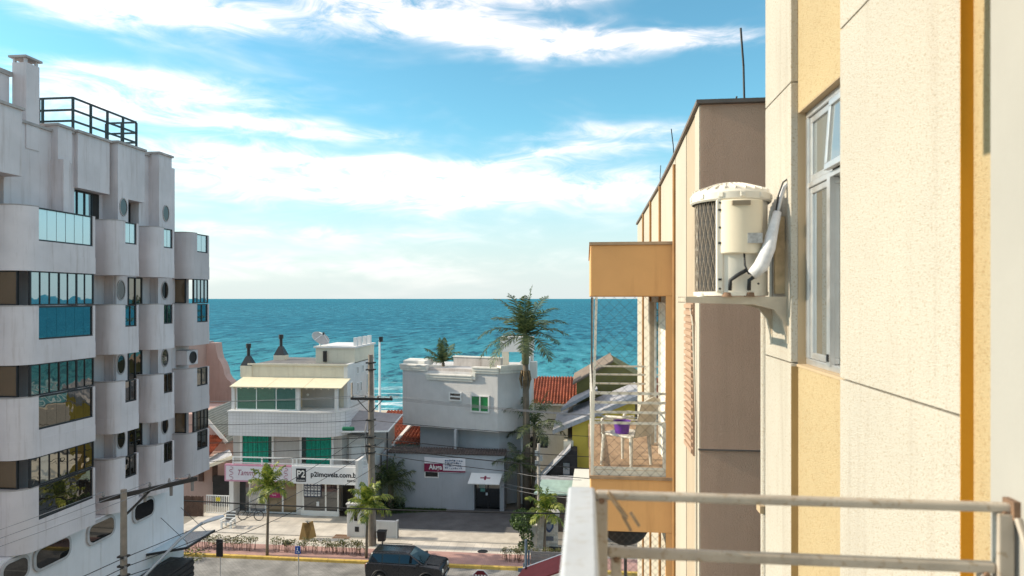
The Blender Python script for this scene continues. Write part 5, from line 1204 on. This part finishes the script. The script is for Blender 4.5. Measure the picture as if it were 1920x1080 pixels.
# ================================================================== CAR
def wheel(parent, x, y, s):
    w = part(MB().lathe((x, y, .35), [(.22, -.10), (.33, -.11), (.35, -.08), (.35, .08), (.33, .11), (.22, .10)], 28, 'Y'), 'wheel', pm('tyre_rubber', (.015, .015, .016), .8), parent, smooth=40)
    m = MB().lathe((x, y+s*.07, .35), [(.225, -.02), (.225, .03*s), (.20, .02*s)], 24, 'Y')
    for k in range(5):
        a = 2*math.pi*k/5; m.bar((x, y+s*.09, .35), (x+.21*math.cos(a), y+s*.09, .35+.21*math.sin(a)), .07, .03)
    part(m, 'rim', pm('dark_alloy', (.10, .10, .11), .35, .1, 6, metal=.7), w)
cc = onZ(757, 1094, 0)
CAR = thing('suv_car', 'black compact sport utility car driving along the paver road', 'car', (cc.x+.1, 34.35, 0), R(-1.5), local=True); CAR.scale = (.95, .95, .97)
cbk = pm('black_car_paint', (.012, .013, .017), .22, .1, 3, ior=1.6); cpl = pm('black_trim', (.022, .022, .024), .6, .1, 6)
carg = glassm('car_glass', (.6, .75, .9), .05, (.006, .008, .011))
wsg = glassm('windscreen_glass', (.4, .62, .75), .25, (.012, .03, .045))
def arch(cx_, r=.40, n=10): return [(cx_+r*math.cos(math.pi*k/n), .36+r*math.sin(math.pi*k/n)) for k in range(n, -1, -1)]
low = [(-2.08, .45), (-2.10, .80), (-2.06, 1.08), (-1.95, 1.12), (1.15, 1.12), (1.95, 1.02), (2.08, .95), (2.10, .60), (2.06, .40)]
body = [(-2.08, .42), (-1.68, .36)]+arch(-1.28)[::1]+[(.85, .30)]+arch(1.28)+[(1.72, .36), (2.05, .38), (2.11, .62), (2.08, .92), (1.95, 1.03), (1.10, 1.13), (-1.98, 1.15), (-2.08, 1.08), (-2.12, .78)]
def frontloc(poly, y0, y1):
    m = MB(); m.front(poly, y0, y1); return m
bd = part(frontloc(body, -.86, .86), 'body', cbk, CAR, smooth=35, bevel=.05)
lo_ = [(-1.98, -.80, 1.13), (1.12, -.80, 1.11), (1.12, .80, 1.11), (-1.98, .80, 1.13)]; hi_ = [(-1.80, -.62, 1.64), (.22, -.62, 1.66), (.22, .62, 1.66), (-1.80, .62, 1.64)]
cabin = part(MB().hexa(lo_, hi_), 'cabin', cbk, CAR, bevel=.05, smooth=35)
def onface(a, b, c, d, m, name, par, out):
    a, b, c, d = map(Vector, (a, b, c, d)); o = Vector(out)
    return part(MB().hexa([a, b, c, d], [a+o, b+o, c+o, d+o]), name, m, par)
for s in (-1, 1):
    def sp_(x, f): return (x, s*(.80-.18*f), 1.12+.53*f)
    for (x0, x1, x2, x3) in ((-1.84, -1.22, -1.22, -1.72), (-1.14, -.28, -.28, -1.14), (-.20, .88, .32, -.20)):
        a = [sp_(x0, .14), sp_(x1, .14), sp_(x2, .84), sp_(x3, .84)]
        onface(*a, carg, 'side_window', cabin, (0, s*.012, .004))
    part(MB().bar((-1.7, s*.60, 1.70), (.1, s*.60, 1.71), .035, .03), 'roof_rail', cpl, CAR)
    for xx in (-1.28, 1.28):
        ar = MB().tube([(xx+.43*math.cos(math.pi*k/12), s*.865, .36+.43*math.sin(math.pi*k/12)) for k in range(13)], .045, 6); part(ar, 'wheel_arch', cpl, CAR, smooth=True)
        wheel(CAR, xx, s*.76, s)
    part(MB().box(-.9, .9, s*.855, s*.885, .30, .42), 'sill_trim', cpl, CAR, bevel=.01)
    mr_ = part(MB().box(.72, .88, s*.86, s*1.03, 1.10, 1.26), 'door_mirror', cbk, CAR, bevel=.03); part(MB().box(.70, .718, s*.88, s*1.01, 1.12, 1.24), 'mirror_glass', wsg, mr_)
    for xx in (-.45, .55): part(MB().bar((xx-.09, s*.875, .98), (xx+.09, s*.875, .98), .03, .03), 'door_handle', cbk, CAR)
    for xx in (-1.18, -.24): part(MB().box(xx-.006, xx+.006, s*.861, s*.865, .42, 1.1), 'door_gap', blk, CAR)
    hl = part(MB().lathe((2.10, s*.58, .82), [(.001, .02), (.09, .015), (.115, 0), (.115, -.06)], 18, 'X'), 'headlight', pm('lamp_lens', (.75, .70, .62), .15), CAR, smooth=True)
    part(MB().box(2.06, 2.10, s*.66, s*.80, .50, .58), 'fog_lamp', pm('lamp_lens', (.75, .70, .62)), CAR)
    part(MB().box(-2.125, -2.06, s*.60, s*.82, .85, 1.05), 'tail_lamp', pm('tail_red', (.3, .01, .01), .3), CAR)
for k in range(7): part(MB().box(2.085, 2.115, -.36+k*.105, -.31+k*.105, .72, .93), 'grille_slot', pm('grille_grey', (.12, .12, .12), .4, metal=.5), CAR)
part(MB().box(2.06, 2.14, -.80, .80, .38, .52), 'bumper', cpl, CAR, bevel=.03)
part(MB().box(2.14, 2.15, -.24, .24, .44, .55), 'number_plate', pm('plate_grey', (.45, .45, .45), .5), CAR)
onface((1.06, -.70, 1.17), (1.06, .70, 1.17), (.28, .58, 1.61), (.28, -.58, 1.61), wsg, 'windscreen', cabin, (.012, 0, .014))
onface((-1.97, .68, 1.2), (-1.97, -.68, 1.2), (-1.82, -.58, 1.58), (-1.82, .58, 1.58), carg, 'rear_window', cabin, (-.012, 0, .006))
part(MB().hexa([(1.2, -.55, 1.135), (1.9, -.5, 1.045), (1.9, .5, 1.045), (1.2, .55, 1.135)], [(1.2, -.55, 1.155), (1.9, -.5, 1.062), (1.9, .5, 1.062), (1.2, .55, 1.155)]), 'bonnet_bulge', cbk, CAR, bevel=.008)

# ================================================================== POLES AND WIRES
conc = pm('pole_concrete', (.23, .19, .155), .9, .2, 3, streak=.3); wood = pm('crossarm_wood', (.035, .03, .028), .85, .2, 4); porc = pm('insulator', (.20, .18, .17), .4)
P1 = onZ(698, 1022, .12)
UP = thing('utility_pole', 'tall brown utility pole with crossarm in front of the agency house', 'utility pole', (P1.x, P1.y, .12))
ztop = onY(693, 665, P1.y).z; zarm = onY(697, 747, P1.y).z
part(MB().tube([(P1.x, P1.y, .1), (P1.x-.1, P1.y, ztop)], [.24, .14], 12), 'shaft', conc, UP, smooth=40)
a0, a1 = onY(658, 748, P1.y-.2), onY(736, 748, P1.y-.2)
arm = part(MB().box(a0.x, a1.x, P1.y-.28, P1.y-.16, zarm-.07, zarm+.07), 'crossarm', wood, UP)
for k in range(4): x = a0.x+.1+(a1.x-a0.x-.2)*k/3; part(MB().lathe((x, P1.y-.22, zarm+.07), [(.05, 0), (.07, .05), (.05, .12), (.001, .15)], 10), 'insulator', porc, arm)
for s in (-1, 1): part(MB().bar((P1.x-.08+s*.75, P1.y-.18, zarm-.06), (P1.x-.08+s*.1, P1.y-.16, zarm-.75), .04), 'brace', wood, UP)
for z in (6.4, 5.9, 5.5, 7.4, ztop-.5, ztop-.9): part(MB().box(P1.x-.32, P1.x+.16, P1.y-.25, P1.y+.2, z, z+.07), 'bracket', wood, UP)
cables = MB()
for k in range(4): cables.tube([(P1.x-.28-.05*k, P1.y-.1, 7.4-.2*k), (P1.x-.36, P1.y-.15, 6.6), (P1.x-.30-.03*k, P1.y-.12, 5.7), (P1.x-.22, P1.y-.1, 4.9)], .025, 5)
part(cables, 'cable_loops', pm('grey_cable', (.25, .24, .24), .7), UP, smooth=True)
jb = part(MB().box(P1.x-1.75, P1.x-1.0, P1.y-.3, P1.y-.1, onY(640, 803, P1.y).z-.1, onY(640, 803, P1.y).z+.14), 'green_closure', pm('green_plastic', (.01, .16, .08), .5), UP, bevel=.08)
PX, PY = -13.45, 18.6
U2 = thing('corner_utility_pole', 'brown utility pole with long crossarm and street lamp in front of the lilac block', 'utility pole', (PX, PY, 0))
zt2 = onY(232, 918, PY).z
part(MB().tube([(PX, PY, 0), (PX, PY, zt2)], [.13, .085], 12), 'shaft', conc, U2, smooth=40)
za2 = zt2-.22
A0 = Vector((PX-.55, PY-.35, za2)); A1 = Vector((PX+1.0, PY+2.1, za2+.02))
arm2 = part(MB().bar(A0+Vector((.1, -.05, 0)), A1, .10, .12), 'crossarm', wood, U2)
for t in (.05, .5, .7, .92):
    q = A0.lerp(A1, t); part(MB().lathe((q.x, q.y, q.z+.06), [(.03, 0), (.05, .04), (.02, .13), (.001, .15)], 8), 'insulator', porc, arm2)
for t in (.45, .72, .95): q = A0.lerp(A1, t); part(MB().tube([(q.x, q.y, q.z-.06), (q.x, q.y, q.z-.36)], [.05, .045], 8), 'fuse_cutout', porc, arm2)
part(MB().bar(A0.lerp(A1, .5)-Vector((0, 0, .06)), (PX, PY+.08, za2-.55), .05), 'brace', wood, U2)
for i in range(5):
    z = za2-1.75-i*.28; part(MB().box(PX-.13, PX+.14, PY-.12, PY+.1, z, z+.05), 'bracket', wood, U2); part(MB().lathe((PX+.12, PY-.1, z), [(.03, -.05), (.045, 0), (.03, .06)], 8), 'insulator', porc, U2)
lampa = [(PX+.02, PY, za2-2.9), (PX+.3, PY+.5, za2-2.5), (PX+.75, PY+1.6, za2-1.75), (PX+1.0, PY+2.4, za2-1.5)]
la = part(MB().tube(lampa, .045, 8), 'lamp_arm', pm('galvanised', (.33, .35, .37), .5, .1, 5, metal=.4), U2, smooth=True)
lm = MB().lathe((0, 0, 0), [(.001, -.05), (.05, 0), (.10, .2), (.12, .55), (.08, .8), (.001, .85)], 12, 'X')
M = Matrix.Translation(lampa[-1]) @ Matrix.Rotation(R(68), 4, 'Z') @ Matrix.Diagonal((1, 1, .5, 1)); lm.v = [tuple(M @ Vector(v)) for v in lm.v]
part(lm, 'lamp_head', pm('lamp_grey', (.45, .47, .50), .45), la, smooth=True)
# white mast by the beach and a small pole at right
p = onY(712, 633, 80)
MS = thing('beach_mast', 'slim white lamp mast standing by the beach', 'mast', (p.x, 80, -.03))
part(MB().tube([(p.x, 80, -.03), (p.x, 80, p.z)], [.16, .12], 8), 'mast', whitem, MS); part(MB().box(p.x-.05, p.x+.35, 79.8, 80.2, p.z-.5, p.z+.1), 'floodlight', darkf, MS)
p = onZ(1010, 990, .1); p.y = 41.2; p.x = onY(1010, 560, 41.2).x
PO = thing('service_pole', 'short pale service pole with meter boxes beside the dark palm', 'utility pole', (p.x, 41.2, 0))
zt3 = onY(1010, 832, 41.2).z
part(MB().tube([(p.x, 41.2, 0), (p.x, 41.2, zt3)], .09, 8), 'shaft', pm('pale_concrete', (.36, .33, .30), .9, .2, 3), PO)
for k in range(3): part(MB().box(p.x-.22+.28*(k % 2), p.x-.04+.28*(k % 2), 41.05, 41.18, zt3-.7-.3*k, zt3-.4-.3*k), 'meter_box', pm('box_grey', (.32, .33, .33), .7), PO)
wirem = pm('black_wire', (.012, .012, .013), .6); wireg = pm('grey_wire', (.20, .20, .21), .6)
WN = [0]
def wire(a, b, r, sag, label, m=None, n=14):
    a, b = Vector(a), Vector(b); pts = []
    for i in range(n+1):
        t = i/n; q = a.lerp(b, t); q.z -= sag*4*t*(1-t); pts.append(q)
    solo(MB().tube(pts, r, 5), 'overhead_wire', m or wirem, label, 'wire', 'overhead wires', smooth=True)
wire((-45, 31.2, 6.0), (14, 30.8, 5.4), .035, 1.0, 'thick black cable crossing low in front of the shops')
y1 = P1.y-.22
xe = 22
for k, (x, l_) in enumerate(((a0.x+.1, 'leftmost'), (a0.x+.9, 'second'), (a1.x-.9, 'third'), (a1.x-.1, 'rightmost'))):
    wire((x, y1, zarm+.2), (xe, y1-.2+.3*k, 8.2-.05*k), .012, .7, f'thin wire running right from the {l_} crossarm insulator of the tall pole', wireg)
    if k % 2: wire((-50, y1+.3*k, 8.9), (x, y1, zarm+.2), .012, .7, f'thin wire running left from the {l_} crossarm insulator of the tall pole', wireg)
for k, z in enumerate((7.45, 6.45, 5.95, 5.55)):
    nm_ = ('topmost', 'second', 'third', 'lowest')[k]
    wire((P1.x, P1.y-.25, z), (xe, P1.y+.4-.5*k, z+.1), (.016, .022, .028, .02)[k], .8+.12*k, f'{nm_} dark cable strung right of the tall pole across the grey house')
    wire((-50, P1.y-.2-.3*k, z+.3), (P1.x, P1.y-.25, z), (.016, .022, .02, .018)[k], .7+.1*k, f'{nm_} dark cable strung left of the tall pole across the agency house')
for k, (py0, py1) in enumerate(((880, 900), (905, 925), (912, 935))):
    q0, q1 = onY(905+8*k, 905+4*k, 45), onY(1090, py1, 36); q0 = onY(940, py0, 45.5)
    wire(q0, q1, .014, .15, f'pale service wire from the annex to the right, {("upper", "middle", "lower")[k]} of three', wireg)
for i in range(5):
    z = za2-1.72-i*.28
    wire((PX+.12, PY-.1, z), (-16.8+.3*i, 2, z+.5), .012, .25, f'wire from the corner pole running towards the camera, {("first", "second", "third", "fourth", "fifth")[i]} from the top')
    if i < 3: wire((PX+.12, PY-.1, z), (-11.5+.4*i, 36.5, z+.6-.6*i), .012, .45, f'wire from the corner pole running to the far pavement, {("first", "second", "third")[i]} from the top')
for t, l_ in ((.05, 'near'), (.5, 'middle'), (.92, 'far')):
    q = A0.lerp(A1, t)+Vector((0, 0, .2)); wire(q, (q.x-2.2, 3, q.z+.5), .009, .3, f'thin wire from the {l_} insulator on the corner pole crossarm', wireg)

# ================================================================== PLANTS
palmd = leafm('dark_palm_green', (.022, .05, .02), (.13, .16, .055)); palml = leafm('young_palm_green', (.07, .13, .015), (.34, .36, .06))
trunkm = pm('palm_trunk', (.15, .12, .09), .9, .2, 3, bump=.4, bscale=14); skirt = pm('dry_fronds', (.16, .11, .06), .9, .3, 5); shaftg = pm('crownshaft', (.16, .17, .09), .7, .2, 4)
def frond(mb, base, az_, elev, length, droop, nl=26, lw=.05, ll=.5, twist=0, stiff=.5):
    p = Vector(base); d = Vector((math.cos(az_)*math.cos(elev), math.sin(az_)*math.cos(elev), math.sin(elev))); st_ = length/nl; pts = []
    for i in range(nl+1):
        pts.append(p.copy()); p = p+d*st_
        d = (d+Vector((0, 0, -droop/nl*(.4+1.4*i/nl)))).normalized()
    mb.tube(pts[::3]+[pts[-1]], [.03*(1-i/(len(pts[::3])+1)) + .006 for i in range(len(pts[::3])+1)], 4, cap=False)
    for i in range(2, nl):
        t = i/nl; d = (pts[i+1]-pts[i]).normalized(); side = d.cross(Vector((0, 0, 1)))
        if side.length < .1: side = Vector((1, 0, 0))
        side.normalize(); up = side.cross(d)
        L_ = ll*(math.sin(math.pi*min(1, t*.9+.12))**.6)*random.uniform(.8, 1.15)
        for s in (-1, 1):
            dirn = (side*s*.82+d*.55+up*random.uniform(-.25, .35)).normalized(); w_ = d*lw*.5
            a = pts[i]; m_ = a+dirn*L_*.55+Vector((0, 0, -.05*L_)); e_ = a+dirn*L_+Vector((0, 0, -stiff*L_))
            mb.add([a-w_*.6, a+w_*.6, m_+w_, m_-w_, e_], [(0, 1, 2, 3), (3, 2, 4)])
def palm(name, label, base, ht, lean, tr, nf, fl, ll, mat, elevs, droop, lw=.06, shaft=0.0, skirt_len=0, group=None, nl=26, stiff=.5):
    t = thing(name, label, 'palm', base, group=group); b = Vector(base)
    top = b+Vector((lean[0], lean[1], ht))
    pts = [b+Vector((lean[0]*(k/6)**1.5, lean[1]*(k/6)**1.5, ht*k/6)) for k in range(7)]
    part(MB().tube(pts, [tr*(1.25-.45*k/6) for k in range(7)], 10), 'trunk', trunkm, t, smooth=True)
    if shaft: part(MB().tube([top, top+Vector((0, 0, shaft*.5)), top+Vector((0, 0, shaft))], [tr*.95, tr*1.15, tr*.6], 10), 'crownshaft', shaftg, t, smooth=True); top = top+Vector((0, 0, shaft*.9))
    cr = MB()
    for i in range(nf):
        frond(cr, top+Vector((0, 0, random.uniform(-.1, .1))), 2*math.pi*i*.382+random.uniform(-.2, .2), R(elevs[0]+(elevs[1]-elevs[0])*i/max(1, nf-1)+random.uniform(-6, 6)), fl*random.uniform(.85, 1.1), droop*random.uniform(.8, 1.25), nl, lw, ll, stiff=stiff)
    part(cr, 'crown', mat, t, fix=False)
    if skirt_len:
        sk = MB()
        for i in range(26):
            a = random.uniform(0, 6.28); r = tr*1.1; q = top+Vector((r*math.cos(a), r*math.sin(a), -.2-shaft)); sk.tube([q, q+Vector((.12*math.cos(a), .12*math.sin(a), -skirt_len*.5)), q+Vector((.02*math.cos(a), .02*math.sin(a), -skirt_len*random.uniform(.7, 1.1)))], [.05, .05, .01], 4)
        part(sk, 'dry_skirt', skirt, t, fix=False)
    return t
random.seed(21)
q = onY(988, 560, 46.7); zc = onY(985, 620, 46.7).z
palm('tall_palm', 'tall palm rising above the roofs against the sea', (q.x, 46.7, .1), zc-.1-2.3, (-.1, 0), .25, 21, 3.7, .85, palmd, (84, -12), 1.35, .10, shaft=2.2, skirt_len=1.2, nl=34, stiff=.2)
q = onY(1001, 560, 47.4)
palm('slender_palm', 'slender palm trunk with low crown beside the tall palm', (q.x, 46.9, .1), onY(1001, 800, 46.9).z, (.1, 0), .13, 12, 2.6, .65, palmd, (80, -20), 1.2, .07)
q = onY(965, 560, 46.2); palm('low_dark_palm', 'dark low palm against the grey house right side', (q.x+.3, 46.0, .1), 3.3, (0, 0), .12, 9, 2.1, .55, palmd, (70, -25), 1.3, .06)
q = onY(831, 560, 51); palm('roof_palm', 'palm crown showing above the stained parapet of the grey house', (q.x, 51, 4), onY(831, 680, 51).z-4, (0, 0), .15, 10, 2.1, .55, palmd, (88, 10), .9, .075)
q = onZ(735, 955, .1); palm('fan_palm', 'dark bushy palm in front of the grey annex wall', (q.x, 45.2, .1), 2.0, (0, 0), .22, 20, 1.9, .75, palmd, (85, -25), .7, .06, nl=22)
for px, py, hy, lb, nf in ((501, 1041, 912, 'thin young palm at the kerb before the pink signboard', 17), (687, 1046, 948, 'bright young palm beside the tall utility pole', 18), (1021, 1036, 958, 'yellow green young palm in front of the brick pillar', 14)):
    g = onZ(px, py, .12); h_ = onY(px, hy, g.y).z
    palm('young_palm', lb, (g.x, g.y, .12), h_-.12, (.08, .03), .07, nf, 1.45, .46, palml, (86, -15), 1.35, .085, group='young palms along the kerb', nl=20)
# clipped round shrub
def leaves(mb, c, rx, rz, n, s):
    for i in range(n):
        a = random.uniform(0, 6.28); u = random.uniform(-1, 1); r = random.uniform(.55, 1.05)**.6; k = math.sqrt(1-u*u)
        p = Vector((c[0]+rx*r*k*math.cos(a), c[1]+rx*r*k*math.sin(a), c[2]+rz*r*u)); d1 = Vector((random.gauss(0, 1), random.gauss(0, 1), random.gauss(0, 1))).normalized(); d2 = d1.orthogonal().normalized()
        mb.add([p-d1*s, p+d2*s*.5, p+d1*s, p-d2*s*.5], [(0, 1, 2, 3)])
shr = leafm('shrub_green', (.02, .05, .012), (.12, .19, .045))
g = onZ(981, 1032, .12)
SR = thing('round_shrub', 'round clipped shrub on a short stem left of the brick pillar', 'shrub', (g.x, g.y, .12))
part(MB().tube([(g.x, g.y, .1), (g.x+.05, g.y, .7), (g.x, g.y, 1.5)], [.08, .06, .04], 8), 'stem', trunkm, SR)
m_ = MB(); leaves(m_, (g.x-.05, g.y, 1.85), .72, .62, 1500, .07); leaves(m_, (g.x+.2, g.y, 1.0), .42, .32, 400, .06); leaves(m_, (g.x+.15, g.y, .45), .45, .25, 400, .06)
part(m_, 'foliage', shr, SR, fix=False)
m_ = MB(); 
for px, py, r_ in ((722, 962, .7), (700, 955, .6), (745, 958, .5)): g = onZ(px, py, .1); leaves(m_, (g.x, 45.3, .55), r_, .5, 500, .08)
solo(m_, 'dark_shrub', leafm('dark_shrub_green', (.012, .03, .01), (.05, .09, .025)), 'dark low shrubs at the foot of the fan palm', 'shrub', fix=False)
hl_ = leafm('hedge_leaf', (.05, .09, .02), (.20, .17, .06)); hs = pm('hedge_stem', (.16, .09, .07), .9, .3, 6)
for a, b_, lb in ((352, 478, 'sparse kerb hedge left of the thin young palm'), (512, 690, 'sparse kerb hedge between the two young palms'), (936, 990, 'sparse kerb hedge near the street name post'), (996, 1062, 'kerb hedge strip in front of the brick pillar')):
    x0, x1 = onY(a, 560, 37.2).x, onY(b_, 560, 37.2).x
    t = thing('kerb_hedge', lb, 'hedge', ((x0+x1)/2, 37.2, .12), group='hedges along the kerb')
    s_ = MB(); f_ = MB(); n = int((x1-x0)*17)
    for i in range(n):
        x = random.uniform(x0, x1); y = random.uniform(37.0, 37.4); h_ = random.uniform(.4, .72); q = (x+random.uniform(-.12, .12), y, .12+h_); s_.tube([(x, y, .12), q], [.014, .007], 4, cap=False)
        leaves(f_, q, .17, .12, 14, .05)
    part(s_, 'stems', hs, t, kind='stuff', fix=False); part(f_, 'foliage', hl_, t, kind='stuff', fix=False)
m_ = MB(); g = onZ(352, 1052, .0); leaves(m_, (-22.3, 36.0, .1), 1.2, .25, 500, .07); 
solo(m_, 'weed_clump', hl_, 'green weeds at the kerb by the lilac block corner', 'weeds', kind='stuff', fix=False)
